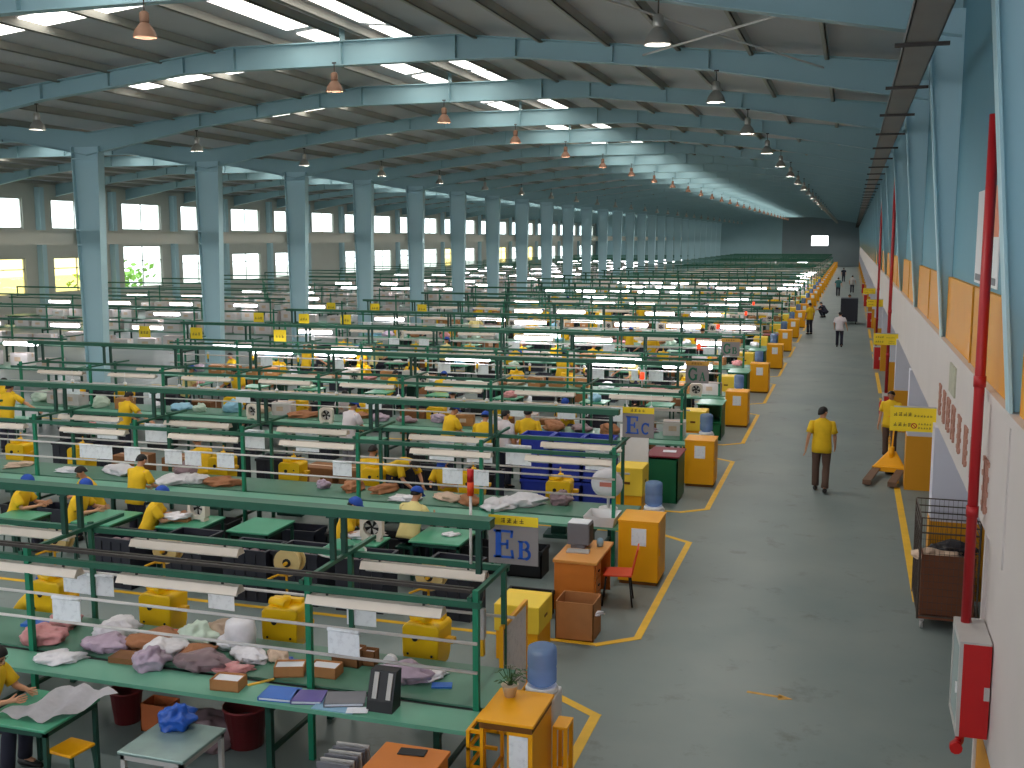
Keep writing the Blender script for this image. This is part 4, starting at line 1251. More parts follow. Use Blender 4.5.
# cardboard box
t = open_box('cardboard_box', 0.5, 0.45, 0.5, CARD, None, 'large open cardboard box on the floor below the orange desk', (-3.21, 13.2, 0))
bag(3, BAGW, -3.05, 13.15, 0.30, 'white wrapping inside the large cardboard box', 0.5, 0.3, 'white_wrapping', 'wrapping')
# orange desk of the EB row
t = thing('wooden_desk', 'orange brown wooden desk with a grey monitor at the EB row', 'desk', (-3.75, 13.9, 0))
b = MB(); b.box((0, 0, 0.72), (0.62, 1.1, 0.76), 0.006); obj('desktop', b, WOODTOP, t)
b = MB(); b.box((0.02, 0.02, 0.05), (0.58, 0.05, 0.72)); b.box((0.02, 1.05, 0.05), (0.58, 1.08, 0.72)); b.box((0.02, 0.05, 0.05), (0.05, 1.05, 0.72)); b.box((0.05, 0.05, 0.05), (0.58, 0.4, 0.70)); obj('carcass', b, ORANGEWOOD, t)
for z in (0.1, 0.3, 0.5):
    b = MB(); b.box((0.58, 0.07, z), (0.595, 0.38, z + 0.18)); d = obj('drawer', b, ORANGEWOOD, t)
    b = MB(); b.box((0.595, 0.19, z + 0.08), (0.61, 0.26, z + 0.1)); obj('handle', b, BLACK, d)
t = thing('crt_monitor', 'grey computer monitor on the back of the wooden desk', 'monitor', (-3.55, 14.62, 0.76))
b = MB(); b.box((-0.15, -0.12, 0.05), (0.17, 0.16, 0.36), 0.015); b.box((-0.1, -0.1, 0), (0.1, 0.1, 0.05)); obj('case', b, GREY, t)
b = MB(); b.box((0.17, -0.09, 0.08), (0.176, 0.13, 0.33)); obj('screen', b, BLACK, t)
b = MB(); b.box((-0.14, -0.12, 0.36), (0.15, 0.14, 0.37)); obj('paper_on_case', b, PAPERW, t)
b = MB(); b.box((-0.16, -0.08, 0), (0.16, 0.08, 0.025), 0.006)
for i in range(4):
    b.box((-0.14, -0.06 + i * 0.035, 0.025), (0.14, -0.04 + i * 0.035, 0.03))
tag(obj('keyboard', b, LGREY, None, (-3.5, 14.34, 0.76), 0.1), 'light grey keyboard in front of the monitor on the desk', 'keyboard')
b = MB(); b.lathe([(0.04, 0), (0.05, 0.05), (0.045, 0.1), (0.02, 0.12)], n=14)
tag(obj('cup', b, mat('pale_blue_cup', (150, 182, 204), 0.4), None, (-3.27, 14.72, 0.76)), 'pale blue cup right of the monitor on the desk', 'cup')
# red chair
t = thing('red_chair', 'red orange plastic chair facing the wooden desk', 'chair', (-2.98, 14.6, 0), PI * 0.55)
b = MB(); b.box((-0.2, -0.2, 0.43), (0.2, 0.2, 0.455), 0.01); obj('seat', b, REDORANGE, t)
b = MB(); b.poly([(-0.19, -0.19, 0.46), (0.19, -0.19, 0.46), (0.17, -0.27, 0.82), (-0.17, -0.27, 0.82)], (0, -0.02, 0.0)); obj('backrest', b, REDORANGE, t)
for sx in (-1, 1):
    for sy in (-1, 1):
        b = MB(); b.cyl((sx * 0.16, sy * 0.16, 0.43), (sx * 0.2, sy * 0.21, 0), 0.012, 8); obj('leg', b, BLACK, t)
# things on EB bench right end
t = thing('plastic_tray', 'white plastic tub on the right end of the EB bench', 'tub', (-3.52, 16.0, ZB))
b = MB(); b.poly([(-0.2, -0.22, 0), (0.2, -0.22, 0), (0.2, 0.22, 0), (-0.2, 0.22, 0)], (0, 0, 0.012))
for s_ in (-1, 1):
    b.poly([(s_ * 0.2, -0.22, 0), (s_ * 0.2, 0.22, 0), (s_ * 0.24, 0.26, 0.16), (s_ * 0.24, -0.26, 0.16)], (s_ * 0.008, 0, 0))
    b.poly([(-0.2, s_ * 0.22, 0), (0.2, s_ * 0.22, 0), (0.24, s_ * 0.26, 0.16), (-0.24, s_ * 0.26, 0.16)], (0, s_ * 0.008, 0))
obj('tub', b, WHITE, t)
def fan(x, y, z, lab, rot=0.0):
    t = thing('pedestal_fan', lab, 'fan', (x, y, z), rot)
    b = MB()
    b.loft([((0, y_, 0.4), (r_, 0, 0), (0, 0, r_)) for y_, r_ in ((-0.085, 0.05), (-0.075, 0.13), (-0.04, 0.19), (0.0, 0.21), (0.05, 0.17), (0.07, 0.1))], 24)
    n = 24
    b.tube([(0.21 * math.cos(2 * PI * i / n), 0, 0.4 + 0.21 * math.sin(2 * PI * i / n)) for i in range(n + 1)], 0.009, 6)
    obj('cloth_cover', b, BAGW, t)
    b = MB(); b.box((-0.08, -0.092, 0.37), (0.08, -0.084, 0.43)); obj('red_print', b, mat('faded_red_print', (206, 120, 104), 0.6), t)
    b = MB(); b.cyl((0, 0.03, 0.4), (0, 0.17, 0.4), 0.06, 14); b.cyl((0, 0.1, 0.38), (0, 0.1, 0.02), 0.02, 10); b.cyl((0, 0.1, 0.0), (0, 0.1, 0.03), 0.13, 18); obj('motor_stand', b, WHITE, t)
    return t
fan(-3.62, 16.75, ZB + 0.0, 'white cloth covered fan with a red print at the right end of the EB bench').scale = (1.2, 1.2, 1.15)
t = thing('signal_tower', 'red and orange signal lamp on a white pole by the EB sign', 'signal lamp', (-3.62, 10.2, 1.79))
b = MB(); b.cyl((0, 0, 0), (0, 0, 0.72), 0.016, 8); obj('pole', b, WHITERAIL, t)
b = MB(); b.cyl((0, 0, 0.72), (0, 0, 0.86), 0.035, 12); obj('amber_lens', b, REDORANGE, t)
b = MB(); b.cyl((0, 0, 0.86), (0, 0, 0.99), 0.035, 12); obj('red_lens', b, RED, t)
for k in (3, 4, 5, 6, 7):
    t = thing('signal_tower', 'red signal lamp on a short pole at the aisle end of the %s bench row' % rowname(k), 'signal lamp', (-4.0 - 0.3 * (k % 2), ROWY[k - 1] + 0.1, 1.9))
    b = MB(); b.cyl((0, 0, -0.02), (0, 0, 0.15), 0.015, 8); obj('pole', b, WHITERAIL, t)
    b = MB(); b.cyl((0, 0, 0.15), (0, 0, 0.3), 0.05, 12); obj('red_lens', b, REDLIT, t)

# blue crates and white board behind the second row
def crate(x, y, z, w_, d_, h_, m, lab, grp):
    t = thing('stacking_crate', lab, 'crate', (x, y, z), 0, grp)
    b = MB(); e = 0.02
    b.box((0, 0, 0), (w_, d_, e)); b.box((0, 0, 0), (w_, e, h_)); b.box((0, d_ - e, 0), (w_, d_, h_)); b.box((0, 0, 0), (e, d_, h_)); b.box((w_ - e, 0, 0), (w_, d_, h_))
    obj('tub', b, m, t)
    b = MB(); b.box((-0.015, -0.015, h_ - 0.05), (w_ + 0.015, 0.0, h_)); b.box((-0.015, d_, h_ - 0.05), (w_ + 0.015, d_ + 0.015, h_)); b.box((-0.015, 0, h_ - 0.05), (0, d_, h_)); b.box((w_, 0, h_ - 0.05), (w_ + 0.015, d_, h_)); obj('rim', b, m, t)
for c in range(3):
    for r in range(3):
        crate(-6.05 + c * 0.62, 20.0, r * 0.44, 0.58, 0.5, 0.43, BLUE, 'blue stacking crate behind the second row, %s stack from left, %s' % (nth(c + 1), ['bottom', 'middle', 'top'][r]), 'blue stacking crates')
t = thing('standing_board', 'white standing board right of the blue crate stacks', 'board', (-4.1, 20.1, 0))
b = MB(); b.box((0, 0, 0.3), (0.55, 0.03, 1.6)); obj('board', b, WHITE, t)
for x in (0.03, 0.48):
    b = MB(); b.box((x, 0, 0), (x + 0.03, 0.03, 0.3)); b.box((x, -0.15, 0), (x + 0.03, 0.18, 0.03)); obj('foot', b, LGREY, t)
# dark bins under the EB tables
dk = 0
for x, y in ((-4.6, 15.5), (-5.3, 15.5), (-6.1, 15.5), (-6.8, 15.5), (-7.6, 15.5), (-8.4, 15.5), (-9.2, 15.5), (-10.0, 15.5), (-13.2, 15.5), (-14.0, 15.5)):
    dk += 1
    crate(x - 0.3, y - 0.2, 0, 0.6, 0.42, 0.42, BLACK if dk % 3 else DARKNAVY, 'black plastic bin on the floor before the EB bench, %s from the aisle' % nth(dk), 'black bins before the EB bench')
crate(-4.35, 13.5, 0, 0.62, 0.42, 0.32, BLACK, 'low black bin below the EB sign', None)

# box fans ("white square fan" with round opening) and tables between rows
def boxfan_proto():
    t = thing('box_fan', 'x', 'fan')
    b = MB(); n = 20
    for i in range(n):
        a0, a1 = 2 * PI * i / n, 2 * PI * (i + 1) / n
        def sq(a):
            c, s = math.cos(a), math.sin(a)
            m_ = max(abs(c), abs(s))
            return (0.17 * c / m_, 0, 0.2 + 0.17 * s / m_)
        def ci_(a):
            return (0.12 * math.cos(a), 0, 0.2 + 0.12 * math.sin(a))
        b.poly([sq(a0), sq(a1), ci_(a1), ci_(a0)], (0, 0.12, 0))
    b.box((-0.15, 0, 0), (-0.08, 0.12, 0.035)); b.box((0.08, 0, 0), (0.15, 0.12, 0.035))
    obj('case', b, CREAM, t)
    b = MB(); b.box((-0.125, 0.08, 0.075), (0.125, 0.1, 0.325)); obj('back', b, BLACK, t)
    b = MB()
    for i in range(5):
        a = 2 * PI * i / 5
        b.poly([(0.02 * math.cos(a), 0.05, 0.2 + 0.02 * math.sin(a)), (0.11 * math.cos(a), 0.04, 0.2 + 0.11 * math.sin(a)), (0.11 * math.cos(a + 0.7), 0.06, 0.2 + 0.11 * math.sin(a + 0.7))], (0, 0.003, 0))
    obj('blades', b, LGREY, t)
    return Proto(t)
BF = boxfan_proto()
def putfan(x, y, z, lab, rot=0):
    BF.put((x, y, z), rot, lab, 'cream box fans')
# EB row: small tables where operators sit
EBT = [None, (-5.65, 14.72, 0), (-8.55, 14.42, 0), (-9.72, 14.3, 0), (-11.15, 14.15, 0), (-12.55, 13.7, 0)]
for i, (x, y, a) in enumerate(sorted(EBT[1:], reverse=True)):
    small_table(x, y, 0.72 if i else 0.8, 0.85, 'green topped operator table before the EB bench, %s from the aisle' % nth(i + 1), SLAB)
small_table(-6.62, 14.15, 0.5, 0.5, 'small operator table under the cream box fan in the EB row', SLAB)
putfan(-6.55, 14.1, 0.72, 'cream box fan on a table left of the light shirted worker in the EB row', 0.1)
putfan(-9.65, 14.35, 0.72, 'cream box fan beside the large green tabletop in the EB row', -0.1)
t = thing('round_shade', 'green round shade with a pale rim hanging below the rear rail of the nearest row', 'lamp shade', (-5.35, 10.75, 1.62))
b = MB(); b.lathe([(0.02, 0.14), (0.1, 0.12), (0.26, 0.0)], n=24, cap=False); obj('shade', b, SLAB, t)
b = MB(); n = 24; b.tube([(0.265 * math.cos(2 * PI * i / n), 0.265 * math.sin(2 * PI * i / n), 0.0) for i in range(n + 1)], 0.012, 6); obj('rim', b, LGREY, t)
b = MB(); b.cyl((0, 0, 0.13), (0, 0, 0.21), 0.02, 8); obj('hanger', b, DARKRAIL, t)
# goods on EB tables and bench
flat('cardboard_sheet', rect(-10.0, 14.4, 0.5, 0.4, 0.1), 0.72, 0.04, CARD, 'tan cardboard sheet on the operator table behind the seated worker with plastic bag', 'cardboard')
bag(3, BAGW, -5.55, 14.75, 0.72, 'white scrap on the green operator table nearest the aisle', 0.4, 0.3, 'white_scrap', 'scrap')
EBITEMS = [(-5.0, 16.75, 1, BAGW, 1.2, 'white plastic bag pile'), (-5.35, 16.5, 3, BAGW, 1.2, 'flat white plastic bag'), (-5.9, 16.6, 1, BAGB, 0.9, 'brown paper wrap'), (-6.3, 16.75, 3, BAGT, 0.9, 'tan folded card'),
           (-7.0, 16.5, 3, BAGW, 0.8, 'white rumpled sheet'), (-7.6, 16.95, 1, BAGB, 0.9, 'brown leather bundle'), (-8.2, 16.95, 1, BAGB, 1.0, 'red brown leather bundle'), (-8.75, 16.9, 2, BAGP, 0.6, 'pale purple scrap'),
           (-10.6, 16.6, 3, BAGB, 1.1, 'brown cut leather'), (-11.1, 16.55, 0, BAGW, 0.9, 'white bag'), (-11.5, 16.5, 3, BAGW, 1.2, 'flat white sheet'), (-11.6, 17.0, 2, BAGG, 1.1, 'grey speckled heap'),
           (-12.9, 16.9, 3, BAGW, 1.3, 'large white sheet'), (-13.9, 16.7, 3, BAGW, 0.8, 'white folded sheet'), (-15.2, 16.8, 3, BAGT, 0.8, 'tan sheet'), (-4.45, 17.0, 2, BAGG, 0.9, 'grey cloth heap')]
for i, (x, y, n, m, sc, d) in enumerate(sorted(EBITEMS, reverse=True)):
    bag(n, m, x, y, ZB, '%s on the EB bench, %s item from the aisle' % (d, nth(i + 1)), sc, i * 0.7, 'bench_item', 'bench item')

# ------------------------------------------------------------------ generic rows: operators' tables, bins, goods
GOODS = [(BAGW, 'white bag'), (BAGP, 'pale purple bag'), (BAGT, 'tan bundle'), (BAGB, 'brown bundle'), (BAGG, 'grey bundle'), (BAGPK, 'pink bag'), (BLOUSE, 'light blue stack'), (BAGW, 'white heap'), (BAGGN, 'pale green bag')]
def bin_mesh(w_, d_, h_, m, fill):
    b = MB(); e = 0.02
    x, y = w_ / 2, d_ / 2
    b.box((-x, -y, 0), (x, y, 0.03)); b.box((-x, -y, 0.03), (x, -y + e, h_)); b.box((-x, y - e, 0.03), (x, y, h_)); b.box((-x, -y + e, 0.03), (-x + e, y - e, h_)); b.box((x - e, -y + e, 0.03), (x, y - e, h_))
    for a0, a1 in (((-x - 0.02, -y - 0.02, h_ - 0.05), (x + 0.02, -y, h_)), ((-x - 0.02, y, h_ - 0.05), (x + 0.02, y + 0.02, h_)), ((-x - 0.02, -y, h_ - 0.05), (-x, y, h_)), ((x, -y, h_ - 0.05), (x + 0.02, y, h_))):
        b.box(a0, a1)
    for q in (-0.5, 0.0, 0.5):
        b.box((q * x - 0.015, -y - 0.015, 0.04), (q * x + 0.015, -y, h_ - 0.05))
    b.mi = 1
    rr = random.Random(int(h_ * 100))
    for i in range(9):
        b.sphere((rr.uniform(-0.7, 0.7) * x, rr.uniform(-0.6, 0.6) * y, h_ * fill), 0.085, 1, (1.2, 1, 0.6))
    return b.mesh('floor_bin', [m, BAGG])
def carton_mesh(w_, d_, h_, m, nm='carton'):
    b = MB(); x, y = w_ / 2, d_ / 2
    b.box((-x, -y, 0), (x, y, h_), 0.008)
    b.box((-x, -y, h_), (x, -0.004, h_ + 0.006)); b.box((-x, 0.004, h_), (x, y, h_ + 0.006))
    b.mi = 1
    b.box((-x - 0.001, -0.03, h_ * 0.7), (x + 0.001, 0.03, h_ + 0.008)); b.box((-x * 0.5, -y - 0.003, h_ * 0.35), (x * 0.2, -y, h_ * 0.7))
    return b.mesh(nm, [m, BAGT])
cbox = None
CBOX = carton_mesh(0.44, 0.32, 0.26, CARD)
CBOX2 = carton_mesh(0.5, 0.36, 0.32, mat('white_carton', (206, 196, 196), 0.7))
tt = MB(); tt.box((-0.35, -0.35, 0.69), (0.35, 0.35, 0.72)); TT = tt.mesh('tabletop', SLAB)
tl = MB()
tl.box((-0.02, -0.02, 0), (0.02, 0.02, 0.69)); TL = tl.mesh('leg', DGREEN)
BIN, BIN2 = bin_mesh(0.6, 0.4, 0.4, BLACK, 0.75), bin_mesh(0.6, 0.4, 0.4, DARKNAVY, 0.6)
tool = MB(); tool.mi = 0; tool.cyl((0, 0, 0), (0, 0, -0.14), 0.03, 10); tool.mi = 1; tool.cyl((0, 0, -0.14), (0, 0, -0.24), 0.018, 8); tool.mi = 2; tool.sphere((0, 0, 0.04), 0.045, 2); tool.cyl((0, 0, 0.08), (0, 0, 0.32), 0.006, 6)
TOOL = tool.mesh('hanging_screwdriver', [YELLOW, BLACK, WHITE])
for k in range(3, 14):
    y = ROWY[k - 1]
    xr, xl, posts = ROWX[k]
    rd = random.Random(100 + k)
    cnt = {}
    def lab(kind, text):
        cnt[kind] = cnt.get(kind, 0) + 1
        return '%s the %s bench row, %s from the aisle' % (text, rowname(k), nth(cnt[kind]))
    # goods on the bench
    x = xr - 0.3
    while x > xl + 0.3:
        m, d = rd.choice(GOODS)
        if rd.random() < 0.66:
            bag(rd.randrange(5), m, x, y + rd.uniform(0.3, 0.7), ZB, lab(d, d + ' lying on'), rd.uniform(0.8, 1.3), rd.uniform(0, 3), 'bench_item', 'bench item')
        else:
            c = rd.random() < 0.5
            o = obj('carton', CBOX if c else CBOX2, None, None, (x, y + rd.uniform(0.3, 0.75), ZB), rd.uniform(-0.3, 0.3))
            tag(o, lab('brown carton' if c else 'white carton', ('brown' if c else 'white') + ' carton standing on'), 'box')
        x -= rd.uniform(0.55, 0.85) if k < 9 else rd.uniform(0.7, 1.4)
    if k < 9:
        # operators' tables and bins in front of the bench
        x = xr - 1.4
        while x > xl + 0.5:
            t = thing('small_table', lab('t', 'green operator table in front of'), 'table', (x, y - 1.75, 0), rd.uniform(-0.1, 0.1))
            obj('tabletop', TT, None, t)
            for sx in (-1, 1):
                for sy in (-1, 1):
                    obj('leg', TL, None, t, (sx * 0.31, sy * 0.31, 0))
            if rd.random() < 0.7:
                m, d = rd.choice(GOODS)
                bag(rd.randrange(5), m, x + rd.uniform(-.1, .1), y - 1.75, 0.72, lab('table ' + d, d + ' on an operator table before'), 0.8, rd.uniform(0, 3), 'table_item', 'table item')
            if rd.random() < 0.45:
                putfan(x + 0.75, y - 0.32, ZB, lab('f', 'cream box fan on the front shelf of'), rd.uniform(-0.2, 0.2))
            if rd.random() < 0.8:
                o = obj('floor_bin', BIN if rd.random() < 0.6 else BIN2, None, None, (x + 0.9, y - 0.75, 0))
                tag(o, lab('b', 'dark plastic bin on the floor before'), 'bin')
            x -= rd.uniform(1.7, 2.6)
    if k in (3, 4):
        x = xr - 0.7
        while x > xl + 0.5:
            o = obj('hanging_screwdriver', TOOL, None, None, (x, y - 0.1, 1.42 - 0.0))
            tag(o, lab('s', 'yellow power screwdriver hanging over'), 'tool')
            x -= rd.choice((0.55, 1.6, 1.63))

for k in range(14, len(ROWY) + 1):
    y = ROWY[k - 1]
    xr, xl, posts = ROWX[k]
    rd = random.Random(700 + k)
    x, n = xr - 0.5, 0
    while x > xl + 0.4:
        n += 1
        m, d = rd.choice(GOODS)
        bag(rd.randrange(5), m, x, y + rd.uniform(0.2, 0.6), ZB, '%s on the distant %s bench row, item %s from the aisle' % (d, rowname(k), nth(n)), rd.uniform(1.1, 1.7), 0, 'bench_item', 'bench item', 'goods on the distant benches')
        x -= rd.uniform(1.6, 3.0)

# ------------------------------------------------------------------ second span beyond the columns: benches with stacked white goods
for k in range(3, 26):
    y = 9.1 + PITCH * k
    xl = max(-46.5, -1.0 * y - 1)
    if xl > -27:
        continue
    t = thing('rack_frame', 'green rack over the %s bench row beyond the blue columns' % nth(k - 2), 'rack', (0, y, 0))
    for x in [-25.3 - 4.2 * i for i in range(6)]:
        if x > xl:
            obj('post', POSTF, None, t, (x, 0, 0)); obj('cross_rail', CROSS, None, t, (x, 0, 0))
    b = MB(); b.box((xl, -0.03, 1.73), (-25.1, 0.03, 1.79)); obj('front_beam', b, GREEN, t)
    b = MB(); b.box((xl, 0.62, 2.3), (-25.1, 0.76, 2.38)); b.box((xl, 0.64, 1.8), (xl + 0.05, 0.7, 2.3)); obj('cable_duct', b, GREEN, t)
    t = thing('workbench', 'long green workbench in the %s row beyond the blue columns' % nth(k - 2), 'workbench', (0, y, 0))
    b = MB(); b.box((xl, -0.4, 0.71), (-25.1, 1.0, 0.75)); obj('bench_top', b, BENCH, t)
    for x in [-25.3 - 4.2 * i for i in range(6)]:
        if x > xl:
            obj('leg', LEG, None, t, (x, 0, 0))
    rd = random.Random(300 + k)
    xs = []
    x = -25.8
    n = nb = 0
    while x > xl + 0.6:
        if True:
            n += 1
            if n <= 16:
                o = obj('white_carton', CBOX2, None, None, (x, y + rd.uniform(0, 0.6), ZB), rd.uniform(-0.2, 0.2))
                o.scale = (1.6, 1.3, rd.uniform(0.9, 1.7))
                tag(o, 'pale carton on the %s bench row beyond the columns, %s from the columns' % (nth(k - 2), nth(n)), 'box', 'pale cartons beyond the columns')
        x -= rd.uniform(0.95, 1.6)
    for i in range(5):
        x = -27 - 4 * i
        if x > xl + 1 and rd.random() < 0.7:
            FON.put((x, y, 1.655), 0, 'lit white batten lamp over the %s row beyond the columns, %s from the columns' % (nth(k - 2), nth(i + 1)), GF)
# yellow hanging number signs around the columns
for i, (x, y) in enumerate([(-22.6, 31.05), (-20.6, 31.05), (-22.4, 38.1), (-20.4, 38.1), (-18.6, 38.1), (-22.8, 45.2), (-20.6, 45.2), (-18.3, 45.2), (-17.5, 31.05)]):
    t = thing('hanging_tag', 'small yellow hanging tag above the benches near the columns, %s by distance' % nth(i + 1), 'tag', (x, y, 2.0))
    b = MB(); b.box((-0.22, -0.01, -0.17), (0.22, 0.01, 0.2), 0.0); obj('plate', b, SIGNYEL, t)
    b = MB(); glyphs(b, -0.16, -0.06, 0.1, 3, 1.1, i); obj('lettering', b, SIGNINK, t, (0, -0.011, 0))
    b = MB(); b.cyl((0, 0, 0.2), (0, 0, 0.3), 0.01, 6); obj('hook', b, DARKRAIL, t)

# tree outside a window
b = MB(); rd = random.Random(3)
for i in range(160):
    c = Vector((rd.gauss(0, 1.0), rd.gauss(0, 1.6), 2.0 + rd.gauss(0, 0.7)))
    a = Vector((rd.gauss(0, 1), rd.gauss(0, 1), rd.gauss(0, 1))).normalized() * 0.35
    d = a.orthogonal().normalized() * 0.22
    b.bm.faces.new([b.bm.verts.new(c + a), b.bm.verts.new(c + d), b.bm.verts.new(c - a), b.bm.verts.new(c - d)])
t = thing('tree', 'leafy green tree outside the tall lower window', 'tree', (XL - 5, 71.0, 0))
obj('foliage', b, TREELEAF, t)
b = MB(); b.cyl((0, 0, 0), (0, 0, 2.2), 0.12, 8); obj('trunk', b, CARDDK, t)
b = MB(); b.box((XL - 60, -40, -0.3), (XL - 0.3, Y_END + 60, -0.1))
struct('ground_outside', b, mat('outdoor_paving', (190, 190, 180), 0.9), 'pale ground outside the far windows', 'ground')

# ------------------------------------------------------------------ people
V = Vector
def person_meshes(P):
    """P: joint dict in metres, person faces +y. returns (body, shirt, trousers, shoes, hair, cap) meshes"""
    J = {k: V(v) for k, v in P.items() if isinstance(v, (tuple, list))}
    hd, face = J['head'], V(P.get('face', (0, 1, 0))).normalized()
    # ---- body skeleton grown with a skin modifier
    vs, es, rs = [], [], []
    def add(p, r, par=None):
        vs.append(V(p)); rs.append(r)
        if par is not None:
            es.append((par, len(vs) - 1))
        return len(vs) - 1
    pel = add(J['pelvis'], 0.115)
    wst = add(J['pelvis'].lerp(J['chest'], 0.45), 0.105, pel)
    chs = add(J['chest'], 0.115, wst)
    nk0 = add(J['neck'], 0.06, chs)
    nk1 = add(J['neck'].lerp(hd, 0.45), 0.05, nk0)
    h0 = add(hd + V((0, 0, -0.04)) + face * 0.015, 0.072, nk1)
    h1 = add(hd + V((0, 0, 0.03)), 0.085, h0)
    add(hd + V((0, 0, 0.085)), 0.06, h1)
    for s in 'LR':
        sg = -1 if s == 'L' else 1
        sh = add(J['sh' + s], 0.05, chs)
        ua = add(J['sh' + s].lerp(J['el' + s], 0.5), 0.043, sh)
        el = add(J['el' + s], 0.038, ua)
        fa = add(J['el' + s].lerp(J['wr' + s], 0.4), 0.036, el)
        wr = add(J['wr' + s], 0.025, fa)
        d = (J['wr' + s] - J['el' + s]).normalized()
        d2 = V(P['hand' + s]).normalized() if 'hand' + s in P else d
        side = V((sg, 0, 0)).cross(d2)
        if side.length < 0.2:
            side = V((0, 0, 1)).cross(d2)
        side.normalize()               # across the palm, thumb side first
        palm = add(J['wr' + s] + d2 * 0.055, 0.03, wr)
        nrm = d2.cross(side)
        for i, (o, l) in enumerate(((0.03, 0.07), (0.011, 0.082), (-0.009, 0.078), (-0.028, 0.06))):
            a = add(J['wr' + s] + d2 * 0.095 + side * o, 0.0095, palm)
            b_ = add(J['wr' + s] + d2 * (0.095 + l * 0.55) + side * o * 1.1 - nrm * sg * 0.008, 0.0085, a)
            add(J['wr' + s] + d2 * (0.095 + l * 0.95) + side * o * 1.1 - nrm * sg * 0.028, 0.007, b_)
        t0 = add(J['wr' + s] + d2 * 0.05 + side * 0.04, 0.0105, palm)
        add(J['wr' + s] + d2 * 0.09 + side * 0.058 - nrm * sg * 0.01, 0.0085, t0)
        hp = add(J['hip' + s], 0.085, pel)
        th = add(J['hip' + s].lerp(J['kn' + s], 0.5), 0.072, hp)
        kn = add(J['kn' + s], 0.052, th)
        cf = add(J['kn' + s].lerp(J['an' + s], 0.35), 0.052, kn)
        an = add(J['an' + s], 0.034, cf)
        f_ = V(P.get('foot' + s, (0, 1, 0))).normalized()
        add(J['an' + s] + f_ * 0.12 + V((0, 0, -0.035)), 0.034, an)
    me = bpy.data.meshes.new('tmp')
    me.from_pydata(vs, es, [])
    o = bpy.data.objects.new('tmp', me)
    COL.objects.link(o)
    sk = o.modifiers.new('s', 'SKIN')
    sk.branch_smoothing = 0.4
    o.modifiers.new('u', 'SUBSURF').levels = 1
    for i, r in enumerate(rs):
        d = me.skin_vertices[0].data[i]
        d.radius = (r, r)
        d.use_root = (i == 0)
    dg = bpy.context.evaluated_depsgraph_get()
    dg.update()
    bm = bmesh.new()
    bm.from_mesh(o.evaluated_get(dg).to_mesh())
    bpy.data.objects.remove(o)
    for f in bm.faces:
        f.smooth = True
        f.material_index = 0
    b = MB(); b.bm.free(); b.bm = bm
    rt = face.cross(V((0, 0, 1))).normalized()
    up = rt.cross(face)
    b.mi = 0
    b.loft([(hd + face * 0.085 + up * 0.015, rt * 0.006, up * 0.006), (hd + face * 0.108 - up * 0.015, rt * 0.012, up * 0.012), (hd + face * 0.085 - up * 0.026, rt * 0.016, up * 0.008)], 8)
    for sg in (-1, 1):
        b.sphere(hd + rt * sg * 0.085 - up * 0.005, 0.026, 1, (0.5, 0.9, 1.2))
    b.mi = 1
    for sg in (-1, 1):
        b.sphere(hd + rt * sg * 0.032 + face * 0.08 + up * 0.01, 0.0085, 1, (1.3, 1, 0.8))
        b.loft([(hd + rt * (sg * 0.032 - 0.018) + face * 0.082 + up * 0.03, up * 0.002, face * 0.003), (hd + rt * (sg * 0.032 + 0.018) + face * 0.078 + up * 0.03, up * 0.002, face * 0.003)], 6)
    b.mi = 2
    b.loft([(hd - rt * 0.024 + face * 0.082 - up * 0.052, up * 0.003, face * 0.003), (hd + face * 0.09 - up * 0.053, up * 0.007, face * 0.004), (hd + rt * 0.024 + face * 0.082 - up * 0.052, up * 0.003, face * 0.003)], 8)
    body = b.mesh('person', [SKIN, HAIR, mat('lip', (150, 84, 76), 0.5)])
    # ---- shirt
    sx = (J['shR'] - J['shL']).normalized()
    b = MB()
    ax = (J['chest'] - J['pelvis'])
    def ring(t, wx, wy, c=None):
        c = J['pelvis'] + ax * t if c is None else c
        n = ax.normalized()
        fy = n.cross(sx).normalized()
        if fy.length < 0.5:
            fy = V((0, 1, 0))
        return (c, sx * wx, fy * wy)
    top = J['neck']
    b.loft([ring(-0.45 if P.get('stand', True) else -0.15, 0.192, 0.142), ring(-0.15, 0.196, 0.146), ring(0.0, 0.192, 0.142), ring(0.4, 0.176, 0.128), ring(0.8, 0.185, 0.132), ring(1.0, 0.2, 0.128), ring(0, 0.205, 0.105, J['chest'].lerp(top, 0.5)), ring(0, 0.15, 0.085, J['chest'].lerp(top, 0.78)), ring(0, 0.075, 0.068, J['chest'].lerp(top, 1.0)), ring(0, 0.062, 0.062, top + (hd - top) * 0.12)], 18)
    for s in 'LR':
        a, e = J['sh' + s], J['el' + s]
        d = (e - a).normalized()
        u = d.orthogonal().normalized(); w_ = d.cross(u)
        p0 = a.lerp(J['neck'], 0.3) - d * 0.0
        p1 = a.lerp(e, 0.78)
        b.loft([(p0, u * 0.05, w_ * 0.05), (a - d * 0.015, u * 0.056, w_ * 0.056), (a.lerp(e, 0.1), u * 0.064, w_ * 0.064), (a.lerp(e, 0.25), u * 0.067, w_ * 0.067), (a.lerp(e, 0.5), u * 0.068, w_ * 0.068), (p1, u * 0.072, w_ * 0.072)], 12)
    for v in b.bm.verts:
        v.co += noise.noise_vector(v.co * 7.0) * 0.008
    shirt = b.mesh('shirt', YSHIRT)
    # ---- trousers
    b = MB()
    hipc = (J['hipL'] + J['hipR']) / 2
    n = ax.normalized()
    b.loft([(hipc.lerp(J['pelvis'], 1.0) + n * 0.07, sx * 0.165, n.cross(sx) * 0.118), (hipc, sx * 0.178, n.cross(sx) * 0.128), (hipc - n * 0.06, sx * 0.16, n.cross(sx) * 0.115)], 16)
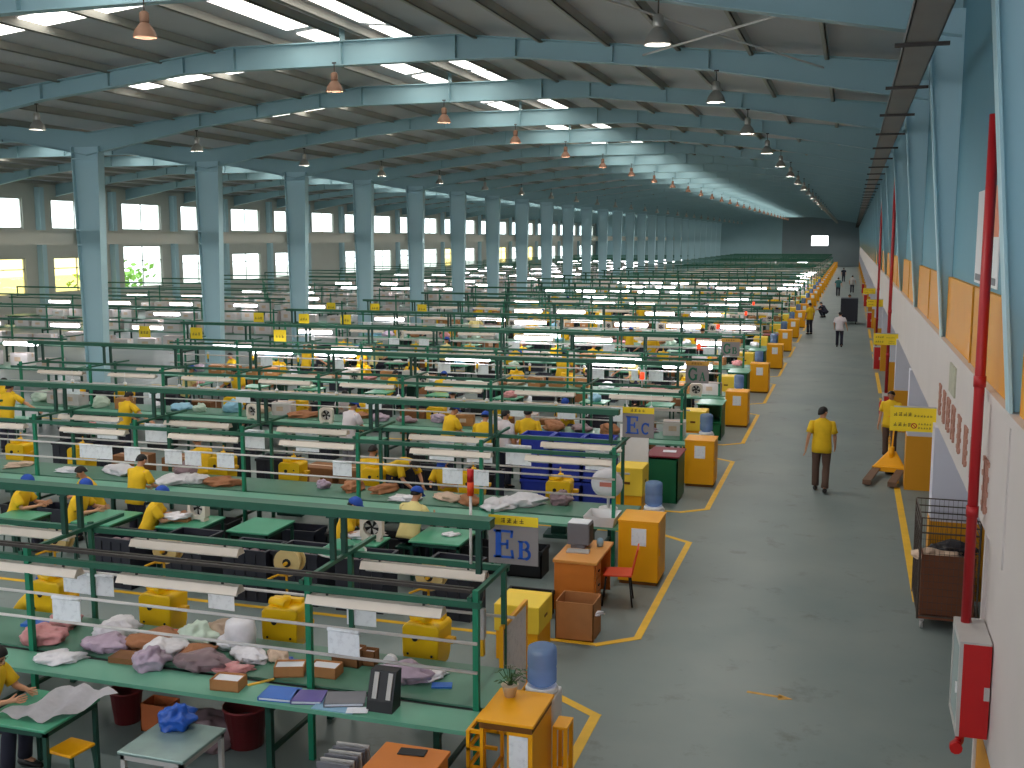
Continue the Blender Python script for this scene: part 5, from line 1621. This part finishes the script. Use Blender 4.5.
    for s in 'LR':
        h, k, a = J['hip' + s], J['kn' + s], J['an' + s]
        d1, d2 = (k - h).normalized(), (a - k).normalized()
        dm = (d1 + d2).normalized()
        q = V((1, 0, 0))
        def rg(c, d, r):
            u = (q - d * q.dot(d)).normalized()
            return (c, u * r, d.cross(u) * r)
        b.loft([rg(h - d1 * 0.04, d1, 0.098), rg(h.lerp(k, 0.35), d1, 0.094), rg(h.lerp(k, 0.8), d1, 0.078), rg(k, dm, 0.072), rg(k.lerp(a, 0.25), d2, 0.072), rg(k.lerp(a, 0.7), d2, 0.068), rg(a.lerp(k, 0.04), d2, 0.07)], 14)
    for v in b.bm.verts:
        v.co += noise.noise_vector(v.co * 8.0) * 0.007
    trousers = b.mesh('trousers', DARKPANT)
    # ---- shoes
    b = MB()
    for s in 'LR':
        f_ = V(P.get('foot' + s, (0, 1, 0))).normalized(); a = J['an' + s]
        r_ = V((f_.y, -f_.x, 0)).normalized(); u = r_.cross(f_)
        b.loft([(a - f_ * 0.07 - u * 0.04, r_ * 0.025, u * 0.03), (a - f_ * 0.04 - u * 0.035, r_ * 0.04, u * 0.05), (a + f_ * 0.05 - u * 0.045, r_ * 0.046, u * 0.042), (a + f_ * 0.13 - u * 0.057, r_ * 0.046, u * 0.03), (a + f_ * 0.19 - u * 0.065, r_ * 0.025, u * 0.018)], 12)
    shoes = b.mesh('shoes', SHOE)
    # ---- hair and cap
    def dome(r, zlow_front, zlow_back, brim):
        b = MB()
        M_ = 16
        rows = []
        for j in range(7):
            row = []
            for i in range(M_):
                a = 2 * PI * i / M_
                fr = (math.sin(a) + 1) / 2
                zl = zlow_back + (zlow_front - zlow_back) * fr
                z = zl + (r * 1.12 - zl) * (j / 6) ** 0.8
                q_ = max(0.0, 1 - (max(z, 0) / (r * 1.12)) ** 2) ** 0.5 if j < 6 else 0.02
                row.append(b.bm.verts.new(hd + up * (z + 0.01) + rt * math.cos(a) * r * q_ * 0.95 + face * math.sin(a) * r * q_ * 1.08))
            rows.append(row)
        for A, B in zip(rows, rows[1:]):
            for i in range(M_):
                f = b.bm.faces.new([A[i], A[(i + 1) % M_], B[(i + 1) % M_], B[i]]); f.smooth = True
        b.bm.faces.new(rows[-1]); b.bm.faces.new(rows[0][::-1])
        if brim:
            c = hd + up * 0.035
            pts = [c + rt * 0.085 + face * 0.04, c + rt * 0.075 + face * 0.14 - up * 0.012, c + face * 0.175 - up * 0.02, c - rt * 0.075 + face * 0.14 - up * 0.012, c - rt * 0.085 + face * 0.04]
            b.poly(pts, up * 0.008)
        return b
    hair = dome(0.094, 0.06, -0.07, False).mesh('hair', HAIR)
    cap = dome(0.108, 0.035, -0.01, True).mesh('cap', BLUECAP)
    return body, shirt, trousers, shoes, hair, cap

def J_stand(**kw):
    d = dict(pelvis=(0, 0, 0.95), chest=(0, 0.0, 1.29), neck=(0, 0.0, 1.46), head=(0, 0.02, 1.59),
             shL=(-0.185, 0, 1.39), shR=(0.185, 0, 1.39), elL=(-0.25, -0.03, 1.12), elR=(0.25, -0.03, 1.12), wrL=(-0.27, 0.05, 0.88), wrR=(0.27, 0.05, 0.88),
             hipL=(-0.09, 0, 0.9), hipR=(0.09, 0, 0.9), knL=(-0.1, 0.02, 0.5), knR=(0.1, 0.02, 0.5), anL=(-0.1, -0.02, 0.09), anR=(0.1, -0.02, 0.09))
    d.update(kw)
    return d
POSES = {
    'walk': J_stand(face=(0.75, 0.65, -0.1), knL=(-0.1, 0.10, 0.5), anL=(-0.1, 0.12, 0.09), knR=(0.1, 0.0, 0.51), anR=(0.09, -0.2, 0.11), elL=(-0.25, -0.08, 1.13), wrL=(-0.29, -0.06, 0.88), elR=(0.24, 0.03, 1.12), wrR=(0.25, 0.16, 0.92)),
    'stroll': J_stand(face=(0, 1, -0.25), knL=(-0.1, 0.14, 0.51), anL=(-0.1, 0.2, 0.09), knR=(0.1, 0.0, 0.5), anR=(0.1, -0.24, 0.12), elR=(0.28, -0.1, 1.14), wrR=(0.33, 0.0, 0.92), elL=(-0.26, 0.02, 1.13), wrL=(-0.25, 0.16, 0.95), head=(0, 0.06, 1.58)),
    'stand': J_stand(face=(0.1, 1, -0.2)),
    'work': J_stand(chest=(0, 0.07, 1.28), neck=(0, 0.12, 1.44), head=(0, 0.17, 1.56), face=(0, 1, -0.6), shL=(-0.185, 0.09, 1.37), shR=(0.185, 0.09, 1.37), elL=(-0.25, 0.18, 1.12), elR=(0.25, 0.18, 1.12), wrL=(-0.16, 0.4, 1.02), wrR=(0.2, 0.42, 1.02)),
    'reach': J_stand(chest=(0.02, 0.06, 1.28), neck=(0.03, 0.1, 1.44), head=(0.04, 0.14, 1.56), face=(0.3, 1, -0.5), shL=(-0.17, 0.06, 1.37), shR=(0.21, 0.08, 1.37), elL=(-0.24, 0.16, 1.12), elR=(0.42, 0.16, 1.18), wrL=(-0.15, 0.36, 1.0), wrR=(0.62, 0.26, 1.03)),
    'sit': J_stand(stand=False, pelvis=(0, 0, 0.56), chest=(0, 0.12, 0.88), neck=(0, 0.18, 1.04), head=(0, 0.24, 1.16), face=(0, 1, -0.65), shL=(-0.185, 0.14, 0.97), shR=(0.185, 0.14, 0.97), elL=(-0.24, 0.25, 0.76), elR=(0.24, 0.25, 0.76), wrL=(-0.13, 0.45, 0.79), wrR=(0.16, 0.46, 0.79),
                   hipL=(-0.1, 0.03, 0.53), hipR=(0.1, 0.03, 0.53), knL=(-0.13, 0.43, 0.52), knR=(0.13, 0.43, 0.52), anL=(-0.13, 0.38, 0.09), anR=(0.13, 0.38, 0.09)),
    'bend': J_stand(pelvis=(0, -0.1, 0.93), chest=(0, 0.2, 1.09), neck=(0, 0.36, 1.13), head=(0, 0.47, 1.1), face=(0, 0.8, -0.9), shL=(-0.185, 0.28, 1.07), shR=(0.185, 0.28, 1.07), elL=(-0.23, 0.38, 0.85), elR=(0.23, 0.38, 0.85), wrL=(-0.14, 0.52, 0.72), wrR=(0.16, 0.52, 0.72), hipL=(-0.09, -0.1, 0.88), hipR=(0.09, -0.1, 0.88)),
    'crouch': J_stand(stand=False, pelvis=(0, -0.12, 0.36), chest=(0, 0.1, 0.64), neck=(0, 0.2, 0.78), head=(0, 0.27, 0.89), face=(0, 1, -0.5), shL=(-0.185, 0.13, 0.73), shR=(0.185, 0.13, 0.73), elL=(-0.25, 0.3, 0.55), elR=(0.25, 0.3, 0.55), wrL=(-0.14, 0.5, 0.5), wrR=(0.14, 0.5, 0.5),
                      hipL=(-0.1, -0.1, 0.34), hipR=(0.1, -0.1, 0.34), knL=(-0.16, 0.3, 0.47), knR=(0.16, 0.3, 0.47), anL=(-0.14, 0.05, 0.09), anR=(0.14, 0.05, 0.09)),
}
PM = {}
def person(pose, x, y, face_deg, label, shirt=None, pants=None, cap=False, z=0.0, sc=1.0, group=None):
    """face_deg: 0 faces away down the hall (+y), positive turns left"""
    if pose not in PM:
        PM[pose] = person_meshes(POSES[pose])
    body, sh, tr, so, hair, cp = PM[pose]
    o = obj('person', body, None, None, (x, y, z), math.radians(face_deg))
    o.scale = (sc,) * 3
    tag(o, label, 'person', group)
    def cloth(name, me, m):
        c = obj(name, me, None, o)
        if m is not None:
            c.material_slots[0].link = 'OBJECT'
            c.material_slots[0].material = m
        return c
    cloth('shirt', sh, shirt); cloth('trousers', tr, pants); cloth('shoes', so, None); cloth('hair', hair, None)
    if cap:
        cloth('cap', cp, None)
    return o
wk = 'workers at the benches'
person('walk', -0.44, 22.5, 0, 'man in yellow shirt and brown trousers walking away down the aisle', YSHIRT, BROWNPANT, False, 0, 1.03)
person('stand', 1.0, 26.4, 160, 'man in yellow shirt standing behind the near yellow notice board', YSHIRT, BROWNPANT, False, 0, 0.95)
person('stroll', -0.43, 53.6, 0, 'man in white shirt and dark trousers walking away in mid aisle', WSHIRT, DARKPANT, False)
person('stand', -2.05, 60.5, 40, 'worker in yellow shirt standing by the row ends beyond the white shirted man', YSHIRT, DARKPANT, False)
person('crouch', -1.6, 74.0, 60, 'worker in dark clothes crouching in the far aisle left of the dark cart', DARKPANT, DARKPANT, False)
person('stand', -0.05, 70.6, 180, 'person in orange top behind the dark cart', mat('orange_cloth', (214, 120, 70), 0.8), DARKPANT, False)
person('stroll', -1.1, 102.0, 0, 'distant person in teal clothes walking in the far aisle', mat('teal_cloth', (60, 110, 110), 0.8), DARKPANT, False)
person('stand', -0.9, 136.0, 0, 'most distant dark dressed person near the end of the aisle', DARKPANT, DARKPANT, False)
person('stroll', 0.1, 108.0, 0, 'distant person in pale grey top on the right of the far aisle', LGREY, DARKPANT, False)
# EB row
def seat(x, y, deg, label, shirt=YSHIRT, cap=True):
    person('sit', x, y, deg, label, shirt, DARKPANT, cap)
    a = math.radians(deg)
    t = thing('stool', 'low stool under the ' + ' '.join(label.split()[:9]), 'stool', (x, y, 0), a)
    b = MB(); b.box((-0.15, -0.15, 0.40), (0.15, 0.15, 0.43), 0.008); obj('seat', b, DGREEN, t)
    for sx_ in (-1, 1):
        for sy_ in (-1, 1):
            b = MB(); b.cyl((sx_ * 0.12, sy_ * 0.12, 0.4), (sx_ * 0.15, sy_ * 0.15, 0), 0.012, 6); obj('leg', b, DGREEN, t)
seat(-13.0, 14.2, -75, 'seated worker in yellow shirt and blue cap at the far left of the EB row')
seat(-11.89, 14.25, -80, 'worker in yellow shirt and blue cap reaching right over a table in the EB row')
seat(-10.38, 14.1, -60, 'worker in yellow shirt and dark blue cap holding up a clear plastic bag')
bag(3, BAGW, -9.93, 14.22, 0.78, 'clear plastic bag held by the worker in the EB row', 0.7, 0.5)
person('work', -11.2, 14.95, -10, 'bareheaded worker in yellow shirt standing with back turned at the EB bench', YSHIRT, DARKPANT, False, 0, 0.93)
seat(-7.2, 14.4, -80, 'worker in yellow shirt and blue cap working on white cloth in the EB row')
bag(3, BAGW, -6.72, 14.3, 0.72, 'white cloth in front of the worker in the EB row', 0.8, 0.4, 'white_cloth', 'cloth')
person('sit', -6.28, 14.85, -12, 'worker in cream shirt and bright blue cap seated with back to the viewer', CSHIRT, DARKPANT, True, 0.07)
t = thing('stool', 'stool under the cream shirted worker', 'stool', (-6.28, 14.85, 0))
b = MB(); b.box((-0.15, -0.15, 0.46), (0.15, 0.15, 0.49)); obj('seat', b, DGREEN, t)
for sx_ in (-1, 1):
    for sy_ in (-1, 1):
        b = MB(); b.cyl((sx_ * 0.12, sy_ * 0.12, 0.46), (sx_ * 0.16, sy_ * 0.16, 0), 0.012, 6); obj('leg', b, DGREEN, t)
person('bend', -7.75, 17.8, -110, 'worker in yellow shirt and dark trousers bending over behind the EB bench', YSHIRT, DARKPANT, False)
seat(-6.8, 17.95, 180, 'worker in yellow shirt and blue cap facing the viewer behind the EB bench')
seat(-8.45, 18.1, 0, 'yellow shirted worker partly hidden by a machine behind the EB bench, right of the pair', YSHIRT, False)
seat(-11.95, 18.1, 60, 'yellow shirted worker partly hidden by a machine left of the grey heap', YSHIRT, False)
seat(-12.3, 15.35, 150, 'yellow shirted worker seen behind the standing bareheaded worker', YSHIRT, False)
person('crouch', -9.65, 10.6, -70, 'worker in blue cap crouching by the leftmost reel machine of the nearest row', YSHIRT, DARKPANT, True)
person('sit', -7.88, 7.98, -85, 'yellow shirted worker cut off at the lower left corner behind the white cloth', YSHIRT, DARKPANT, False)
person('reach', -15.66, 20.6, -20, 'bareheaded worker in yellow shirt standing left in the third row, arm stretched right', YSHIRT, DARKPANT, False)
person('work', -10.18, 20.85, -25, 'worker in white shirt and blue cap standing in the third row', WSHIRT, GREY, True)
person('work', -7.94, 20.95, -40, 'worker in yellow shirt and blue cap standing in the third row, arms to the right', YSHIRT, DARKPANT, True)
person('work', -7.07, 20.7, 0, 'shorter worker in yellow shirt and blue cap in the third row', YSHIRT, DARKPANT, True, 0, 0.95)
person('stand', -6.2, 21.0, 10, 'bareheaded worker in yellow shirt standing near the EC sign', YSHIRT, DARKPANT, False)
person('stand', -6.66, 20.9, -30, 'bareheaded worker in white shirt beside the yellow shirted one near the EC sign', WSHIRT, DARKPANT, False, 0, 0.97)
person('reach', -19.2, 20.9, 10, 'worker in yellow shirt at the left edge of the third row', YSHIRT, DARKPANT, False)
person('work', -5.44, 42.2, 0, 'worker in a red shirt among the benches near the aisle', RSHIRT, DARKPANT, False)
for k in range(3, 14):
    y = ROWY[k - 1]
    xr, xl, posts = ROWX[k]
    rd = random.Random(900 + k)
    x, n = xr - 1.2, 0
    while x > max(xl + 0.5, -23.2):
        n += 1
        ps_ = rd.choice(('sit', 'work', 'sit', 'reach', 'work', 'bend'))
        capd = rd.random() < 0.5
        s_, d_ = rd.choice(((YSHIRT, 'yellow'), (YSHIRT, 'yellow'), (YSHIRT, 'yellow'), (WSHIRT, 'white'), (CSHIRT, 'cream')))
        side = rd.random() < 0.6
        yy = y + (rd.uniform(2.25, 2.5) if side else -1.1)
        person(ps_, x, yy, rd.uniform(-40, 40) + (180 if side and rd.random() < 0.6 else 0), 'worker in %s shirt%s %s the %s bench row, worker %s from aisle' % (d_, ' and blue cap' if capd else '', 'behind' if side else 'before', rowname(k), nth(n)), s_, DARKPANT, capd, 0, rd.uniform(0.92, 1.0), wk)
        x -= rd.uniform(1.6, 3.2) if k < 9 else rd.uniform(2.2, 4.5)
# big cartons and bins on the floor behind the benches
BIGC, BIGD = carton_mesh(0.7, 0.56, 0.6, CARDDK, 'floor_carton'), bin_mesh(0.7, 0.56, 0.75, DARKNAVY, 0.8)
for k in range(1, 13):
    y = ROWY[k - 1]
    xr, xl, posts = ROWX[k]
    rd = random.Random(500 + k)
    x, n = xr - (3.2 if k == 2 else 1.5 if k > 1 else 1.9), 0
    while x > xl + 0.3:
        n += 1
        c = rd.random() < (0.5 if k > 1 else 0.0)
        o = obj('floor_carton' if c else 'floor_bin', BIGC if c else BIGD, None, None, (x, y + (2.95 if k > 1 else 4.35) + rd.uniform(-0.15, 0.15), 0), rd.uniform(-0.1, 0.1))
        tag(o, '%s on the floor behind the %s bench row, item %s from the aisle' % ('brown carton' if c else 'tall dark bin', rowname(k), nth(n)), 'box' if c else 'bin')
        x -= rd.uniform(0.75, 1.4)



# ------------------------------------------------------------------ cage trolley and pallet truck
t = thing('cage_trolley', 'wire cage trolley with brown card lining under the right hand openings', 'trolley', (1.0, 14.75, 0))
b = MB(); W_, D_, H_ = 0.72, 1.15, 1.5
for x in (0, W_):
    for y in (0, D_):
        b.cyl((x, y, 0.14), (x, y, H_), 0.014, 6)
for z in (0.18, H_ - 0.2, H_ - 0.1, H_):
    b.tube([(0, 0, z), (W_, 0, z), (W_, D_, z), (0, D_, z), (0, 0, z)], 0.009, 5)
obj('frame', b, WIRE, t)
b = MB()
for i in range(1, 12):
    b.cyl((W_ * i / 12, 0, 0.18), (W_ * i / 12, 0, H_), 0.003, 4); b.cyl((W_ * i / 12, D_, 0.18), (W_ * i / 12, D_, H_), 0.003, 4)
for i in range(1, 18):
    b.cyl((0, D_ * i / 18, 0.18), (0, D_ * i / 18, H_), 0.003, 4)
for i in range(1, 14):
    z = 0.18 + (H_ - 0.18) * i / 14
    b.tube([(0, D_, z), (0, 0, z), (W_, 0, z), (W_, D_, z)], 0.003, 4)
obj('mesh', b, WIRE, t)
b = MB(); b.box((0.03, 0.03, 0.2), (W_ - 0.03, 0.045, 1.0)); b.box((0.03, 0.045, 0.2), (0.045, D_ - 0.03, 1.0)); b.box((0, 0, 0.14), (W_, D_, 0.18)); obj('card_lining', b, mat('brown_lining', (112, 66, 44), 0.8, 0, 0.15), t)
for x in (0.06, W_ - 0.06):
    for y in (0.06, D_ - 0.06):
        b = MB(); b.cyl((x - 0.02, y, 0.06), (x + 0.02, y, 0.06), 0.06, 14); b.box((x - 0.03, y - 0.03, 0.1), (x + 0.03, y + 0.03, 0.14)); obj('castor', b, LGREY, t)
bag(3, BAGT, 1.25, 15.1, 0.88, 'pale wrapped goods on top of the load in the cage trolley', 1.0, 0.3, 'wrapped_goods', 'goods')
bag(1, mat('black_wrap', (30, 28, 34), 0.5), 1.45, 15.3, 0.9, 'black wrapped goods in the cage trolley', 1.0, 0.2, 'wrapped_goods', 'goods')
t = thing('pallet_truck', 'yellow hand pallet truck parked beside the man behind the notice board', 'pallet truck', (0.72, 23.3, 0), math.radians(-10.6))
for x in (-0.25, 0.25):
    b = MB(); b.poly([(x - 0.085, 0.0, 0.1), (x + 0.085, 0.0, 0.1), (x + 0.085, 0.0, 0.13), (x - 0.085, 0.0, 0.13)], (0, 1.2, 0.05)); b.box((x - 0.085, -0.03, 0.03), (x + 0.085, 0.05, 0.13)); 
    f_ = obj('fork', b, mat('fork_brown', (112, 84, 66), 0.6, 0.1, 0.2), t)
    b = MB(); b.cyl((x - 0.05, 0.06, 0.05), (x + 0.05, 0.06, 0.05), 0.05, 12); obj('roller', b, BLACK, f_)
b = MB(); b.poly([(-0.34, 1.15, 0.16), (0.34, 1.15, 0.16), (0.08, 1.5, 0.46), (-0.08, 1.5, 0.46)], (0, 0.06, 0.03)); b.poly([(-0.34, 1.12, 0.1), (0.34, 1.12, 0.1), (0.34, 1.12, 0.2), (-0.34, 1.12, 0.2)], (0, 0.1, 0)); obj('chassis', b, CABYEL, t)
b = MB(); b.cyl((0, 1.45, 0.3), (0, 1.45, 0.6), 0.06, 12); b.tube([(0, 1.5, 0.5), (0, 1.75, 1.2)], 0.02, 8); b.tube([(-0.14, 1.75, 1.22), (0.14, 1.75, 1.22)], 0.018, 8); obj('handle', b, CABYEL, t)
b = MB(); b.cyl((-0.1, 1.42, 0.1), (0.1, 1.42, 0.1), 0.1, 14); obj('wheel', b, BLACK, t)
# fire extinguishers on the floor
def extinguisher(x, y, lab):
    t = thing('fire_extinguisher', lab, 'fire extinguisher', (x, y, 0))
    b = MB(); b.lathe([(0.07, 0), (0.08, 0.03), (0.08, 0.36), (0.05, 0.42), (0.025, 0.44)], n=16); obj('cylinder', b, RED, t)
    b = MB(); b.cyl((0, 0, 0.44), (0, 0, 0.5), 0.02, 8); b.box((-0.02, -0.08, 0.49), (0.02, 0.06, 0.51)); b.tube([(0, 0.05, 0.47), (0.08, 0.08, 0.3), (0.085, 0.06, 0.12)], 0.012, 6); obj('valve_hose', b, BLACK, t)
extinguisher(1.42, 24.7, 'red fire extinguisher just right of the pallet truck')
extinguisher(1.46, 25.1, 'second red fire extinguisher close to the pallet truck')
extinguisher(1.0, 33.2, 'red fire extinguisher by the second hose cabinet')
t = thing('floor_rack', 'orange ladder like barrier along the right floor line', 'barrier', (1.05, 28.0, 0))
b = MB()
for x in (-0.1, 0.1):
    b.box((x - 0.015, 0, 0.02), (x + 0.015, 4.5, 0.06))
for i in range(9):
    b.box((-0.1, 0.25 + 0.5 * i, 0.03), (0.1, 0.31 + 0.5 * i, 0.06))
obj('rails', b, LINEOLD, t)
# dark trolley in the distance
t = thing('dark_cart', 'tall dark blue cart pushed along the far aisle', 'cart', (-0.55, 68.5, 0))
b = MB(); b.box((0, 0, 0.15), (1.0, 1.2, 1.55), 0.02); obj('body', b, DARKNAVY, t)
b = MB(); 
for x in (0.1, 0.9):
    b.cyl((x - 0.03, 0.15, 0.075), (x + 0.03, 0.15, 0.075), 0.075, 10); b.cyl((x - 0.03, 1.05, 0.075), (x + 0.03, 1.05, 0.075), 0.075, 10)
obj('wheels', b, BLACK, t)
